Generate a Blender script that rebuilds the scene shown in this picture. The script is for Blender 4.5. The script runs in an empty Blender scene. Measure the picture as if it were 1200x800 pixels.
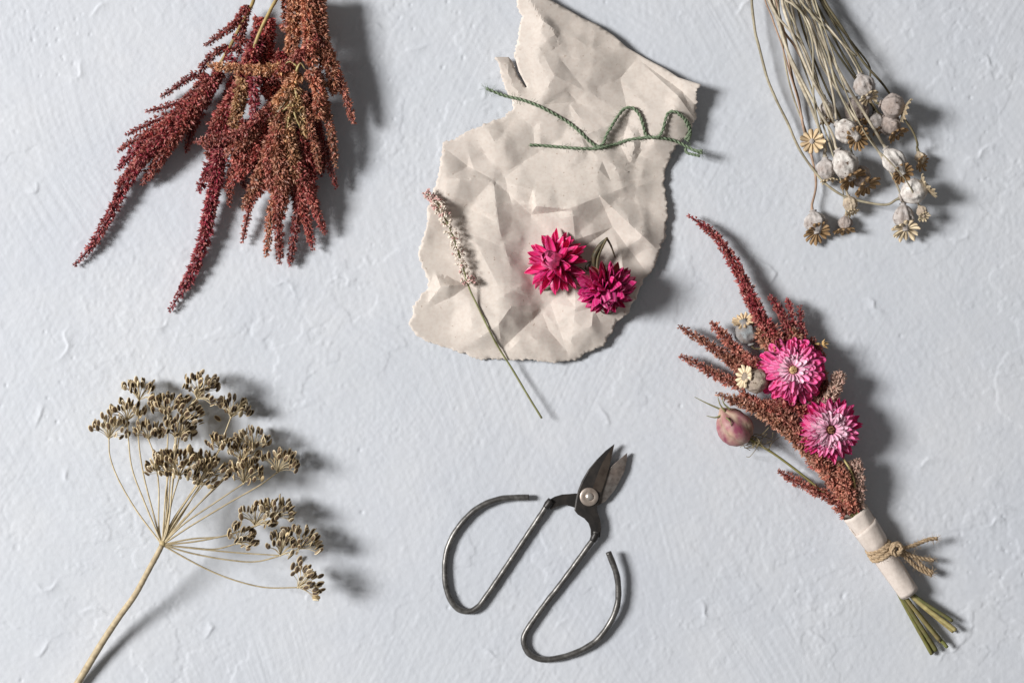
import bpy, math, random
import numpy as np
from mathutils import Vector, Matrix
from mathutils.geometry import delaunay_2d_cdt

# ------------------------------------------------------------------ scale
U = 0.0006            # metres per plan unit (the table is 1200 x 800 units in view)
HC = 2000.0           # camera height in plan units
sc = bpy.context.scene
col = sc.collection

# ------------------------------------------------------------------ camera
cd = bpy.data.cameras.new('camera')
cd.sensor_width = 36.0
cd.lens = 36.0 * HC / 1200.0
cd.clip_start = 0.05
cd.clip_end = 50.0
cam = bpy.data.objects.new('camera', cd)
col.objects.link(cam)
cam.location = (0, 0, HC * U)
sc.camera = cam

# ------------------------------------------------------------------ world, lamp, exposure
w = bpy.data.worlds.new('World'); sc.world = w; w.use_nodes = True
bg = w.node_tree.nodes['Background']
bg.inputs[0].default_value = (1.0, 0.975, 0.95, 1); bg.inputs[1].default_value = 0.155
LA, LE, LD = math.radians(8.0), math.radians(40.0), 6.0
ld = bpy.data.lights.new('window_light', 'AREA')
ld.shape = 'RECTANGLE'; ld.size = 1.4; ld.size_y = 1.7; ld.energy = 585; ld.color = (1.0, 0.985, 0.97)
lo = bpy.data.objects.new('window_light', ld); col.objects.link(lo)
lo.location = (-LD * math.cos(LE) * math.cos(LA), LD * math.cos(LE) * math.sin(LA), LD * math.sin(LE))
lo.rotation_euler = (-Vector(lo.location)).to_track_quat('-Z', 'Y').to_euler()
vs = sc.view_settings
vs.view_transform = 'Standard'; vs.look = 'None'; vs.exposure = 0.0; vs.gamma = 1.0; vs.use_curve_mapping = False
sc.cycles.max_bounces = 6
sc.cycles.use_denoising = True

# ------------------------------------------------------------------ helpers
rng = np.random.default_rng(7)
random.seed(7)

def lin(r, g, b):
    f = lambda c: (c / 255 / 12.92) if c <= 10.3 else ((c / 255 + 0.055) / 1.055) ** 2.4
    return (f(r), f(g), f(b))

def P(x, y, z=0.0):
    """plan point of the table at height z (seen from straight above its middle)"""
    k = 1.0 - z / HC
    return np.array([(x - 600.0) * k, (400.0 - y) * k, z])

def D(dx, dy, dz=0.0):
    v = np.array([dx, -dy, dz], float)
    return v / np.linalg.norm(v)

def unit(v):
    v = np.asarray(v, float); n = np.linalg.norm(v)
    return v / n if n > 1e-9 else np.array([0, 0, 1.0])

def frame(t, up=(0, 0, 1)):
    t = unit(t); up = np.asarray(up, float)
    if abs(np.dot(t, up)) > 0.97: up = np.array([0, 1.0, 0])
    n = unit(np.cross(up, t)); b = np.cross(t, n)
    return t, n, b

def spline(pts, step=2.0):
    p = np.array(pts, float)
    if len(p) < 3:
        n = max(2, int(np.linalg.norm(p[-1] - p[0]) / step) + 1)
        return np.array([p[0] + (p[-1] - p[0]) * i / (n - 1) for i in range(n)])
    e = np.vstack([2 * p[0] - p[1], p, 2 * p[-1] - p[-2]])
    out = []
    for i in range(1, len(e) - 2):
        a, b, c, d = e[i - 1], e[i], e[i + 1], e[i + 2]
        n = max(1, int(np.linalg.norm(c - b) / step))
        for k in range(n):
            t = k / n
            out.append(0.5 * (2 * b + (c - a) * t + (2 * a - 5 * b + 4 * c - d) * t * t + (3 * b - a - 3 * c + d) * t ** 3))
    out.append(p[-1])
    return np.array(out)

class MB:
    """gathers geometry in plan units; build() links it as ONE mesh object"""
    def __init__(s):
        s.v = []; s.c = []; s.f = []; s.n = 0
    def add(s, verts, faces, colr=(1, 1, 1), mi=0):
        verts = np.asarray(verts, float); k = len(verts)
        c = np.asarray(colr, float)
        if c.ndim == 1: c = np.tile(c[:3], (k, 1))
        s.v.append(verts); s.c.append(c)
        groups = faces if isinstance(faces, list) and len(faces) and isinstance(faces[0], np.ndarray) else None
        if groups is None:
            by = {}
            for f in faces: by.setdefault(len(f), []).append(f)
            groups = [np.array(g) for g in by.values()]
        for g in groups: s.f.append((g + s.n, mi))
        s.n += k
    def tube(s, path, rad, sides=8, colr=(1, 1, 1), mi=0, cap=True, jitter=0.0):
        p = np.asarray(path, float); m = len(p)
        r = np.asarray(rad, float) * np.ones(m)
        tan = np.gradient(p, axis=0)
        t0, n, b = frame(tan[0])
        V = []
        for i in range(m):
            t = unit(tan[i]); n = unit(n - t * np.dot(n, t)); b = np.cross(t, n)
            for k in range(sides):
                a = 2 * math.pi * k / sides
                rr = r[i] * (1 + (random.uniform(-jitter, jitter) if jitter else 0))
                V.append(p[i] + rr * (math.cos(a) * n + math.sin(a) * b))
        F = []
        for i in range(m - 1):
            for k in range(sides):
                k2 = (k + 1) % sides
                F.append((i * sides + k, i * sides + k2, (i + 1) * sides + k2, (i + 1) * sides + k))
        if cap:
            F.append(tuple(range(sides - 1, -1, -1))); F.append(tuple((m - 1) * sides + k for k in range(sides)))
        c = np.asarray(colr, float)
        if c.ndim == 2 and len(c) == m: c = np.repeat(c, sides, axis=0)
        s.add(V, F, c, mi)
    def lathe(s, origin, axis, prof, sides=16, colr=(1, 1, 1), mi=0, mod=None, spin=0.0):
        """prof: list of (distance along axis, radius); mod(i, angle) scales the radius"""
        a, n, b = frame(axis)
        V = []; o = np.asarray(origin, float)
        for i, (h, r) in enumerate(prof):
            for k in range(sides):
                an = 2 * math.pi * k / sides + spin
                rr = r * (mod(i, an) if mod else 1)
                V.append(o + a * h + rr * (math.cos(an) * n + math.sin(an) * b))
        m = len(prof); F = []
        for i in range(m - 1):
            for k in range(sides):
                k2 = (k + 1) % sides
                F.append((i * sides + k, i * sides + k2, (i + 1) * sides + k2, (i + 1) * sides + k))
        F.append(tuple(range(sides - 1, -1, -1))); F.append(tuple((m - 1) * sides + k for k in range(sides)))
        s.add(V, F, colr, mi)
    def mesh(s, name, mats, origin=(0, 0, 0), smooth=True, scale=U):
        v = (np.vstack(s.v) - np.asarray(origin)) * scale
        me = bpy.data.meshes.new(name)
        me.vertices.add(len(v)); me.vertices.foreach_set('co', v.astype(np.float32).ravel())
        loops = np.concatenate([f.ravel() for f, _ in s.f])
        tot = np.concatenate([np.full(len(f), f.shape[1]) for f, _ in s.f])
        mi = np.concatenate([np.full(len(f), m) for f, m in s.f])
        start = np.concatenate([[0], np.cumsum(tot)[:-1]])
        me.loops.add(len(loops)); me.loops.foreach_set('vertex_index', loops.astype(np.int32))
        me.polygons.add(len(tot)); me.polygons.foreach_set('loop_start', start.astype(np.int32))
        me.polygons.foreach_set('loop_total', tot.astype(np.int32))
        me.polygons.foreach_set('material_index', mi.astype(np.int32))
        me.polygons.foreach_set('use_smooth', np.full(len(tot), smooth))
        at = me.color_attributes.new('Col', 'FLOAT_COLOR', 'POINT')
        c = np.ones((len(v), 4), np.float32); c[:, :3] = np.vstack(s.c)
        at.data.foreach_set('color', c.ravel())
        for m in (mats if isinstance(mats, (list, tuple)) else [mats]): me.materials.append(m)
        me.update(calc_edges=True); me.validate()
        return me
    def build(s, name, mats, parent=None, smooth=True, origin=None):
        po = world_of(parent) if parent else np.zeros(3)
        if origin is None: origin = po
        o = bpy.data.objects.new(name, s.mesh(name, mats, origin, smooth))
        col.objects.link(o)
        if parent: o.parent = parent
        o.location = [float(q) * U for q in (np.asarray(origin) - po)]
        ORI[o.name] = np.asarray(origin, float)
        return o

ORI = {}
def world_of(o): return ORI[o.name]

def tag(o, label, cat, group=None):
    o['label'] = label; o['category'] = cat
    if group: o['group'] = group
    return o

def thing(name, label, cat, at, group=None):
    o = bpy.data.objects.new(name, None); col.objects.link(o)
    o.empty_display_size = 0.02
    o.location = [float(q) * U for q in at]
    ORI[o.name] = np.asarray(at, float)
    return tag(o, label, cat, group)

# ------------------------------------------------------------------ materials
def material(name, base, rough=0.6, metal=0.0, spec=0.4, attr=False, noise=None, bump=None, rnd=0.0, specks=None, sss=0.0, trans=0.0, veins=None):
    """noise: (scale, dark colour, amount); bump: (scale, strength, distance); specks: (scale, colour, threshold)"""
    m = bpy.data.materials.new(name); m.use_nodes = True
    nt = m.node_tree; N = nt.nodes; L = nt.links
    b = N['Principled BSDF']
    b.inputs['Roughness'].default_value = rough; b.inputs['Metallic'].default_value = metal
    b.inputs['Specular IOR Level'].default_value = spec
    tc = N.new('ShaderNodeTexCoord')
    rgb = N.new('ShaderNodeRGB'); rgb.outputs[0].default_value = (*base, 1)
    cur = rgb.outputs[0]
    def mix(kind, fac, a, c):
        x = N.new('ShaderNodeMix'); x.data_type = 'RGBA'; x.blend_type = kind
        if isinstance(fac, float): x.inputs[0].default_value = fac
        else: L.new(fac, x.inputs[0])
        L.new(a, x.inputs[6])
        if isinstance(c, tuple): x.inputs[7].default_value = (*c, 1)
        else: L.new(c, x.inputs[7])
        return x.outputs[2]
    def tex(scale, detail=4.0, r=0.55):
        n = N.new('ShaderNodeTexNoise'); n.inputs['Scale'].default_value = scale
        n.inputs['Detail'].default_value = detail; n.inputs['Roughness'].default_value = r
        L.new(tc.outputs['Object'], n.inputs['Vector']); return n.outputs[0]
    def ramp(v, a, c):
        r = N.new('ShaderNodeMapRange'); L.new(v, r.inputs[0])
        r.inputs[1].default_value = a; r.inputs[2].default_value = c; return r.outputs[0]
    if attr:
        a = N.new('ShaderNodeVertexColor'); a.layer_name = 'Col'
        cur = mix('MULTIPLY', 1.0, cur, a.outputs[0])
    for nz in (noise if isinstance(noise, list) else [noise] if noise else []):
        f = ramp(tex(nz[0]), 0.42, 0.68)
        mm = N.new('ShaderNodeMath'); mm.operation = 'MULTIPLY'; L.new(f, mm.inputs[0]); mm.inputs[1].default_value = nz[2]
        cur = mix('MIX', mm.outputs[0], cur, nz[1])
    for sp in (specks if isinstance(specks, list) else [specks] if specks else []):
        f = ramp(tex(sp[0], 2.0), sp[2], sp[2] + 0.05)
        cur = mix('MIX', f, cur, sp[1])
    if veins:
        mp = N.new('ShaderNodeMapping'); mp.inputs['Scale'].default_value = (13.0, 0.9, 1.0); L.new(tc.outputs['Object'], mp.inputs['Vector'])
        nz_ = N.new('ShaderNodeTexNoise'); nz_.inputs['Scale'].default_value = 1.0; nz_.inputs['Detail'].default_value = 2.0; L.new(mp.outputs[0], nz_.inputs['Vector'])
        f = ramp(nz_.outputs[0], 0.48, 0.72); mm = N.new('ShaderNodeMath'); mm.operation = 'MULTIPLY'; L.new(f, mm.inputs[0]); mm.inputs[1].default_value = veins[1]
        cur = mix('MIX', mm.outputs[0], cur, veins[0])
    if rnd:
        oi = N.new('ShaderNodeObjectInfo'); mr = N.new('ShaderNodeMapRange'); L.new(oi.outputs['Random'], mr.inputs[0])
        mr.inputs[3].default_value = 1 - rnd; mr.inputs[4].default_value = 1 + rnd
        hs = N.new('ShaderNodeHueSaturation'); L.new(mr.outputs[0], hs.inputs['Value']); L.new(cur, hs.inputs['Color'])
        cur = hs.outputs[0]
    L.new(cur, b.inputs['Base Color'])
    if sss:
        b.inputs['Subsurface Weight'].default_value = sss
        b.inputs['Subsurface Radius'].default_value = (0.003, 0.0012, 0.001); b.inputs['Subsurface Scale'].default_value = 0.6
    if trans:
        tr = N.new('ShaderNodeBsdfTranslucent'); L.new(cur, tr.inputs['Color']); ms = N.new('ShaderNodeMixShader'); ms.inputs[0].default_value = trans
        L.new(b.outputs[0], ms.inputs[1]); L.new(tr.outputs[0], ms.inputs[2]); L.new(ms.outputs[0], N['Material Output'].inputs['Surface'])
    if bump:
        bn = N.new('ShaderNodeBump'); bn.inputs['Strength'].default_value = bump[1]; bn.inputs['Distance'].default_value = bump[2]
        L.new(tex(bump[0], 6.0, 0.65), bn.inputs['Height']); L.new(bn.outputs[0], b.inputs['Normal'])
    return m

M = {}
M['plaster'] = material('painted_plaster', lin(195, 199, 205), 0.62, spec=0.3,
                        noise=[(3.2, lin(189, 193, 201), 0.7), (9.0, lin(203, 205, 209), 0.6), (55.0, lin(188, 192, 200), 0.25)],
                        specks=[(150.0, lin(176, 178, 184), 0.80)], bump=(900.0, 0.22, 0.0004))
M['paper'] = material('kraft_paper', lin(198, 189, 180), 0.75, spec=0.25, attr=True,
                      noise=[(14.0, lin(188, 179, 172), 0.6), (420.0, lin(184, 170, 160), 0.5)],
                      specks=[(520.0, lin(140, 118, 104), 0.735), (300.0, lin(168, 152, 140), 0.70)], bump=(700.0, 0.15, 0.0003))
M['wrap'] = material('wrap_paper', lin(208, 197, 188), 0.7, spec=0.25,
                     noise=[(60.0, lin(196, 184, 174), 0.6), (420.0, lin(186, 172, 162), 0.4)],
                     specks=[(480.0, lin(120, 100, 86), 0.76)], bump=(140.0, 0.45, 0.0010))
M['amaranth'] = material('amaranth_bracts', (1, 1, 1), 0.5, spec=0.45, attr=True, trans=0.12)
M['stem'] = material('dry_stem', (1, 1, 1), 0.55, attr=True, noise=[(260.0, lin(120, 100, 74), 0.45)], bump=(500.0, 0.3, 0.0004))
M['pod'] = material('poppy_pod', (1, 1, 1), 0.8, spec=0.15, attr=True,
                    noise=[(110.0, lin(150, 136, 128), 0.75), (300.0, lin(112, 96, 86), 0.35)],
                    specks=[(420.0, lin(92, 72, 60), 0.66)], bump=(240.0, 0.9, 0.0012), rnd=0.06)
M['crown'] = material('poppy_crown', (1, 1, 1), 0.65, spec=0.3, attr=True, noise=[(240.0, lin(128, 92, 54), 0.4)], bump=(500.0, 0.3, 0.0004))
M['petal_pink'] = material('pink_petal', (1, 1, 1), 0.36, spec=0.5, attr=True, rnd=0.08, trans=0.35, veins=(lin(255, 196, 222), 0.35))
M['petal_crimson'] = material('crimson_petal', (1, 1, 1), 0.34, spec=0.5, attr=True, rnd=0.16, trans=0.30, veins=(lin(255, 176, 212), 0.45))
M['disc'] = material('flower_disc', (1, 1, 1), 0.8, attr=True, bump=(1500.0, 0.8, 0.001))
M['seed'] = material('dill_seed', (1, 1, 1), 0.6, spec=0.35, attr=True, rnd=0.22)
M['pedicel'] = material('dill_stalk', (1, 1, 1), 0.55, attr=True, noise=[(160.0, lin(150, 126, 82), 0.4)])
M['nigella'] = material('nigella_pod', (1, 1, 1), 0.55, spec=0.35, attr=True, noise=[(150.0, lin(196, 176, 160), 0.45)], bump=(300.0, 0.35, 0.0006))
M['twine'] = material('green_twine', lin(124, 138, 114), 0.85, spec=0.1, noise=[(700.0, lin(84, 100, 78), 0.7)], bump=(1400.0, 0.7, 0.0006))
M['jute'] = material('jute_twine', lin(182, 160, 132), 0.85, spec=0.1, noise=[(600.0, lin(132, 108, 80), 0.7)], bump=(1300.0, 0.7, 0.0006))
M['steel'] = material('blackened_steel', lin(98, 96, 94), 0.40, metal=0.65, spec=0.5,
                      noise=[(120.0, lin(156, 154, 150), 0.5), (420.0, lin(62, 60, 58), 0.55)], bump=(380.0, 0.3, 0.0003))
M['blade'] = material('black_blade', lin(44, 42, 41), 0.42, metal=0.35, spec=0.4, noise=[(160.0, lin(66, 60, 56), 0.6)], bump=(420.0, 0.25, 0.0003))
M['bevel'] = material('ground_edge', lin(98, 88, 80), 0.38, metal=0.6, spec=0.4, noise=[(180.0, lin(66, 56, 50), 0.7)], bump=(500.0, 0.25, 0.0003))
M['rust'] = material('worn_steel', lin(120, 117, 114), 0.40, metal=0.55, spec=0.4,
                     noise=[(45.0, lin(158, 122, 98), 0.28), (300.0, lin(70, 58, 54), 0.6)], bump=(420.0, 0.35, 0.0004))
M['washer'] = material('pivot_washer', lin(176, 164, 154), 0.4, metal=0.6, noise=[(200.0, lin(128, 112, 102), 0.7)], bump=(500.0, 0.25, 0.0003))
M['rivet'] = material('pivot_rivet', lin(214, 206, 198), 0.3, metal=0.8)
M['floret'] = material('pale_floret', (1, 1, 1), 0.6, spec=0.3, attr=True, sss=0.1)

# ------------------------------------------------------------------ noise on plan coordinates
_tab = rng.random((256, 256))
def noise2(x, y, seed=0):
    x = np.asarray(x, float) + seed * 37.31; y = np.asarray(y, float) + seed * 91.73
    xi = np.floor(x).astype(int); yi = np.floor(y).astype(int); fx = x - xi; fy = y - yi
    fx = fx * fx * (3 - 2 * fx); fy = fy * fy * (3 - 2 * fy)
    g = lambda a, b: _tab[a & 255, b & 255]
    return (g(xi, yi) * (1 - fx) + g(xi + 1, yi) * fx) * (1 - fy) + (g(xi, yi + 1) * (1 - fx) + g(xi + 1, yi + 1) * fx) * fy
def fbm(x, y, seed=0, o=4, gain=0.5):
    t = 0; a = 1.0; s = 0
    for k in range(o):
        t = t + a * (noise2(x * 2 ** k, y * 2 ** k, seed + k) - 0.5); s += a; a *= gain
    return t / s * 2

# ------------------------------------------------------------------ the tabletop: painted plaster with real relief
def build_table():
    st = 1.55
    xs = np.arange(-250, 1451, st); ys = np.arange(-230, 1031, st)
    X, Y = np.meshgrid(xs, ys)
    h = 1.2 * fbm(X / 190, Y / 190, 1, 2) + 0.22 * fbm(X / 34, Y / 34, 5, 3)
    # brush strokes: each patch swept in its own direction
    ba = np.zeros_like(X); ws = np.zeros_like(X)
    for i, ang in enumerate((52, 75, 30, 118, 8, 60)):
        a = math.radians(ang); c, s = math.cos(a), math.sin(a)
        u = X * c + Y * s + 6 * fbm(X / 120, Y / 120, 60 + i, 2); v = -X * s + Y * c + 6 * fbm(X / 120, Y / 120, 70 + i, 2)
        k = np.clip(noise2(X / 170, Y / 170, 20 + i) * 2.6 - 1.1, 0, 1) ** 1.5 + 0.02
        ba += k * (0.6 * (noise2(u / 110, v / 2.3, 30 + i) - 0.5) + 0.4 * (noise2(u / 60, v / 6.5, 40 + i) - 0.5)); ws += k
    h += 0.85 * ba / ws * np.clip(noise2(X / 120, Y / 120, 88) * 1.6, 0.25, 1.1)
    # rough, crumbly patches
    mask = np.clip(fbm(X / 95, Y / 95, 9, 3) * 2.6 - 0.15, 0, 1)
    h += mask * 0.6 * np.abs(fbm(X / 7.5, Y / 7.5, 11, 3))
    h += 0.22 * fbm(X / 4.2, Y / 4.2, 13, 2)
    # thin skims of plaster that stop at ragged edges
    for sc_, am_, th, sd_ in ((50, 0.48, 0.10, 120), (26, 0.34, 0.22, 130), (90, 0.5, 0.04, 140)):
        q = fbm(X / sc_, Y / sc_ * 1.25, sd_, 5, 0.55); e = np.clip((q - th) / 0.035, 0, 1); e = e * e * (3 - 2 * e)
        reg = np.clip(fbm(X / 170, Y / 150, sd_ + 6, 2) * 3.0 - 0.15, 0, 1) + 0.5 * np.clip((np.hypot(X - 1130, Y - 190) < 170) * 1.0, 0, 1)
        h += am_ * e * np.clip(reg, 0, 1)
    def window(x, y, r):
        i0 = max(0, int((y - r + 230) / st)); i1 = min(len(ys), int((y + r + 230) / st) + 1)
        j0 = max(0, int((x - r + 250) / st)); j1 = min(len(xs), int((x + r + 250) / st) + 1)
        return slice(i0, i1), slice(j0, j1)
    # trowel lips: a sharp edge that fades on one side
    marks = [(104, 22, -1.2, 34, 1), (75, 88, 0.4, 40, 1), (40, 210, 0.9, 30, 1), (380, 330, -0.7, 50, 1), (440, 92, -0.9, 40, 1),
             (425, 30, 0.5, 30, 1), (1125, 190, -0.8, 60, 1), (1140, 60, 1.3, 40, 1), (1110, 285, -0.8, 34, 1), (1070, 545, 0.35, 46, 1),
             (1150, 610, 1.4, 50, 1), (1130, 740, 1.2, 60, 1), (1160, 590, 0.2, 34, 1), (945, 735, 0.3, 34, 1), (700, 470, 1.2, 36, 1),
             (60, 425, 0.2, 60, 1), (50, 470, 1.1, 36, 1), (80, 545, 1.3, 30, 1), (90, 720, -0.1, 46, 1), (60, 745, 1.0, 36, 1),
             (40, 680, 0.6, 40, 1), (240, 730, -0.5, 34, 1), (470, 60, 0.5, 36, 1), (860, 20, -0.4, 40, 1), (880, 300, 0.2, 60, 1),
             (1010, 350, -0.3, 40, 1), (560, 755, 0.9, 34, 1), (820, 700, 0.4, 40, 1), (165, 385, 0.2, 40, 1), (340, 350, -0.5, 50, 1)]
    r2 = random.Random(4)
    for k in range(45):
        marks.append((r2.uniform(-240, 1440), r2.uniform(-220, 1020), r2.uniform(-3.1, 3.1), r2.uniform(6, 26), r2.uniform(0.25, 0.75)))
    for (x, y, a, ln, am) in marks:
        px, py = x, y
        for q in range(int(ln / 2.0)):
            a += r2.gauss(0, 0.32)
            px += 2.0 * math.cos(a); py += 2.0 * math.sin(a)
            sl = window(px, py, 11)
            dx = X[sl] - px; dy = Y[sl] - py
            al = dx * math.cos(a) + dy * math.sin(a); pr = -dx * math.sin(a) + dy * math.cos(a)
            prof = np.where(pr > 0, np.exp(-pr / 3.2), np.exp(pr / 0.8))
            fade = math.sin(math.pi * (q + 0.5) / max(1, int(ln / 2.0)))
            h[sl] += am * 0.85 * fade * prof * np.exp(-(al / 1.9) ** 2)
    # pits
    for k in range(200):
        x, y = r2.uniform(-240, 1440), r2.uniform(-220, 1020); r = r2.uniform(0.8, 1.9)
        if r2.random() < 0.5:
            x, y = r2.choice([(60, 470), (70, 40), (430, 120), (1130, 80), (1160, 640), (1120, 190), (520, 30)]); x += r2.gauss(0, 34); y += r2.gauss(0, 34)
        sl = window(x, y, 6); d2 = (X[sl] - x) ** 2 + ((Y[sl] - y) * r2.uniform(0.6, 1.4)) ** 2
        h[sl] -= r2.uniform(0.6, 1.5) * np.exp(-d2 / (r * r))
    # crumbs of plaster
    for k in range(170):
        x, y = r2.uniform(-240, 1440), r2.uniform(-220, 1020); r = r2.uniform(0.9, 2.4)
        sl = window(x, y, 7); d2 = (X[sl] - x) ** 2 + ((Y[sl] - y) * r2.uniform(0.6, 1.5)) ** 2
        h[sl] += r2.uniform(0.1, 0.45) * np.exp(-d2 / (r * r))
    ed = np.minimum.reduce([X - xs[0], xs[-1] - X, Y - ys[0], ys[-1] - Y]); h *= np.clip(ed / 40, 0, 1)
    h -= 1.2 * np.clip(ed / 40, 0, 1)
    ny, nx = X.shape
    V = np.stack([X - 600, 400 - Y, h], -1).reshape(-1, 3)
    idx = np.arange(nx * ny).reshape(ny, nx)
    q = np.stack([idx[1:, :-1], idx[1:, 1:], idx[:-1, 1:], idx[:-1, :-1]], -1).reshape(-1, 4)
    mb = MB(); mb.add(V, [q])
    # the rest of the table top around it, and its thickness
    x0, x1, y0, y1 = xs[0] - 600, xs[-1] - 600, 400 - ys[-1], 400 - ys[0]
    a, b, t = 1500, 1100, -50
    R = [(x0, y0, 0), (x1, y0, 0), (x1, y1, 0), (x0, y1, 0), (-a, -b, 0), (a, -b, 0), (a, b, 0), (-a, b, 0), (-a, -b, t), (a, -b, t), (a, b, t), (-a, b, t)]
    mb.add(R, [(4, 5, 1, 0), (5, 6, 2, 1), (6, 7, 3, 2), (7, 4, 0, 3), (8, 9, 5, 4), (9, 10, 6, 5), (10, 11, 7, 6), (11, 8, 4, 7), (11, 10, 9, 8)])
    o = mb.build('tabletop', M['plaster']); o['kind'] = 'structure'
build_table()

# ------------------------------------------------------------------ torn kraft paper
OUT = [(604, -22), (614, -24), (625, -16), (645, 0), (665, 11), (682, 21), (700, 29), (720, 42.5), (735, 56), (757, 69), (780, 81), (795, 91), (808, 95), (821, 99),
       (815, 108), (817, 125), (815, 140), (806, 160), (792, 172), (786, 185), (779, 200), (778, 215), (782, 240), (781, 262), (780, 278), (772, 295),
       (768, 312), (757, 325), (750, 338), (745, 350), (735, 367), (720, 380), (717, 391), (707, 405), (689, 412), (675, 422), (645, 425), (630, 422),
       (600, 421), (562, 421), (545, 414), (520, 406), (500, 401), (487, 392), (480, 380), (484, 360), (492, 347), (501, 337), (501, 328), (491, 305),
       (492, 290), (500, 265), (501, 245), (511, 215), (516, 190), (518, 167), (542, 159), (557, 151), (572, 144), (592, 136), (601, 127), (600, 117),
       (592, 105), (584, 78), (580, 67), (596, 67), (601, 73), (606, 88), (616, 103), (617.5, 102), (608, 84), (603.5, 68), (604, 60), (607, 42), (611, 20), (606, 8)]

def facet_field(sp_a, sp_c, ang, amp, seed):
    """random heights on scattered sites joined by flat triangles: creased facets"""
    r = random.Random(seed); a = math.radians(ang); pts = []
    for i in range(-12, 40):
        for j in range(-12, 40):
            u = (i + r.uniform(-.42, .42)) * sp_a; v = (j + r.uniform(-.42, .42)) * sp_c
            x = 430 + u * math.cos(a) - v * math.sin(a) + 150; y = -80 + u * math.sin(a) + v * math.cos(a)
            if 430 < x < 880 and -80 < y < 480: pts.append((x, y))
    pts += [(380, -130), (930, -130), (930, 530), (380, 530)]
    vo, _, fa, *_ = delaunay_2d_cdt([Vector(p) for p in pts], [], [], 0, 1e-4)
    vv = np.array([(p.x, p.y) for p in vo]); hh = np.array([r.choice((-1, 1)) * r.uniform(.35, 1) * amp for _ in vo])
    return vv, hh, np.array([f[:3] for f in fa])

def eval_facets(F, x, y):
    vv, hh, fa = F; out = np.zeros_like(x)
    for t in fa:
        a, b, c = vv[t[0]], vv[t[1]], vv[t[2]]
        d = (b[1] - c[1]) * (a[0] - c[0]) + (c[0] - b[0]) * (a[1] - c[1])
        if abs(d) < 1e-9: continue
        l1 = ((b[1] - c[1]) * (x - c[0]) + (c[0] - b[0]) * (y - c[1])) / d
        l2 = ((c[1] - a[1]) * (x - c[0]) + (a[0] - c[0]) * (y - c[1])) / d
        l3 = 1 - l1 - l2; m = (l1 >= -1e-9) & (l2 >= -1e-9) & (l3 >= -1e-9)
        out[m] = (l1 * hh[t[0]] + l2 * hh[t[1]] + l3 * hh[t[2]])[m]
    return out
FAC = [facet_field(110, 46, 48, 8.0, 3), facet_field(56, 27, 44, 9.0, 5), facet_field(21, 15, 30, 2.2, 8)]
# folds: (points, height, width of the side that faces the window, width of the far side)
FOLDS = [([(633, 18), (645, 32), (658, 52)], 4, 22, 7), ([(736, 146), (744, 165), (738, 194)], 5, 20, 7),
         ([(560, 205), (590, 222), (620, 243), (655, 262)], 4, 18, 12), ([(690, 150), (720, 195), (735, 235)], 4, 18, 14)]
def paper_h(x, y):
    x = np.atleast_1d(np.asarray(x, float)); y = np.atleast_1d(np.asarray(y, float))
    h = 12.5 + sum(eval_facets(F, x + dx, y + dy) for F in FAC for dx, dy in ((0, 0), (.8, 0), (-.8, 0), (0, .8), (0, -.8))) / 5.0
    for pts, am, wl, wr in FOLDS:
        p = spline([(a, b) for a, b in pts], 3.0); best = np.full_like(x, 1e9); sd = np.zeros_like(x); en = np.zeros_like(x)
        tg = np.gradient(p, axis=0)
        for k, q in enumerate(p):
            dx = x - q[0]; dy = y - q[1]; d = np.hypot(dx, dy); m = d < best
            best[m] = d[m]; t = unit(tg[k]); s = dx * -t[1] + dy * t[0]
            if -t[1] < 0: s = -s                     # positive = right-hand side in plan
            sd[m] = np.sign(-s * 1.0)[m] if False else np.sign(s)[m]
            en[m] = math.sin(math.pi * (k + 0.5) / len(p)) ** 0.5
        h += am * en * np.where(sd < 0, np.clip(1 - best / wl, 0, 1), np.clip(1 - best / wr, 0, 1))
    ed = np.full_like(x, 1e9); q = np.array(OUT, float)
    for a, b in zip(q, np.roll(q, -1, axis=0)):
        ab = b - a; t = np.clip(((x - a[0]) * ab[0] + (y - a[1]) * ab[1]) / (ab @ ab + 1e-9), 0, 1)
        ed = np.minimum(ed, np.hypot(x - a[0] - t * ab[0], y - a[1] - t * ab[1]))
    h = 3.0 + (h - 3.0) * (0.45 + 0.55 * np.clip(ed / 26, 0, 1))
    g = lambda cx, cy, r: np.exp(-((x - cx) ** 2 + (y - cy) ** 2) / (r * r))
    h += 17 * g(826, 100, 34) + 7 * g(735, 50, 30) + 6 * g(780, 80, 30) + 4 * g(784, 240, 26) + 3 * g(770, 310, 20) + 3 * g(580, 70, 14) + 3 * g(745, 345, 24)
    h -= 4 * g(500, 380, 60) + 3 * g(540, 410, 60)
    return np.where(h < 4, 2.0 + 2.0 * np.exp(np.minimum(h - 4, 0) / 2.0), h)

def pz(x, y): return float(paper_h(x, y)[0])

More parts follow.
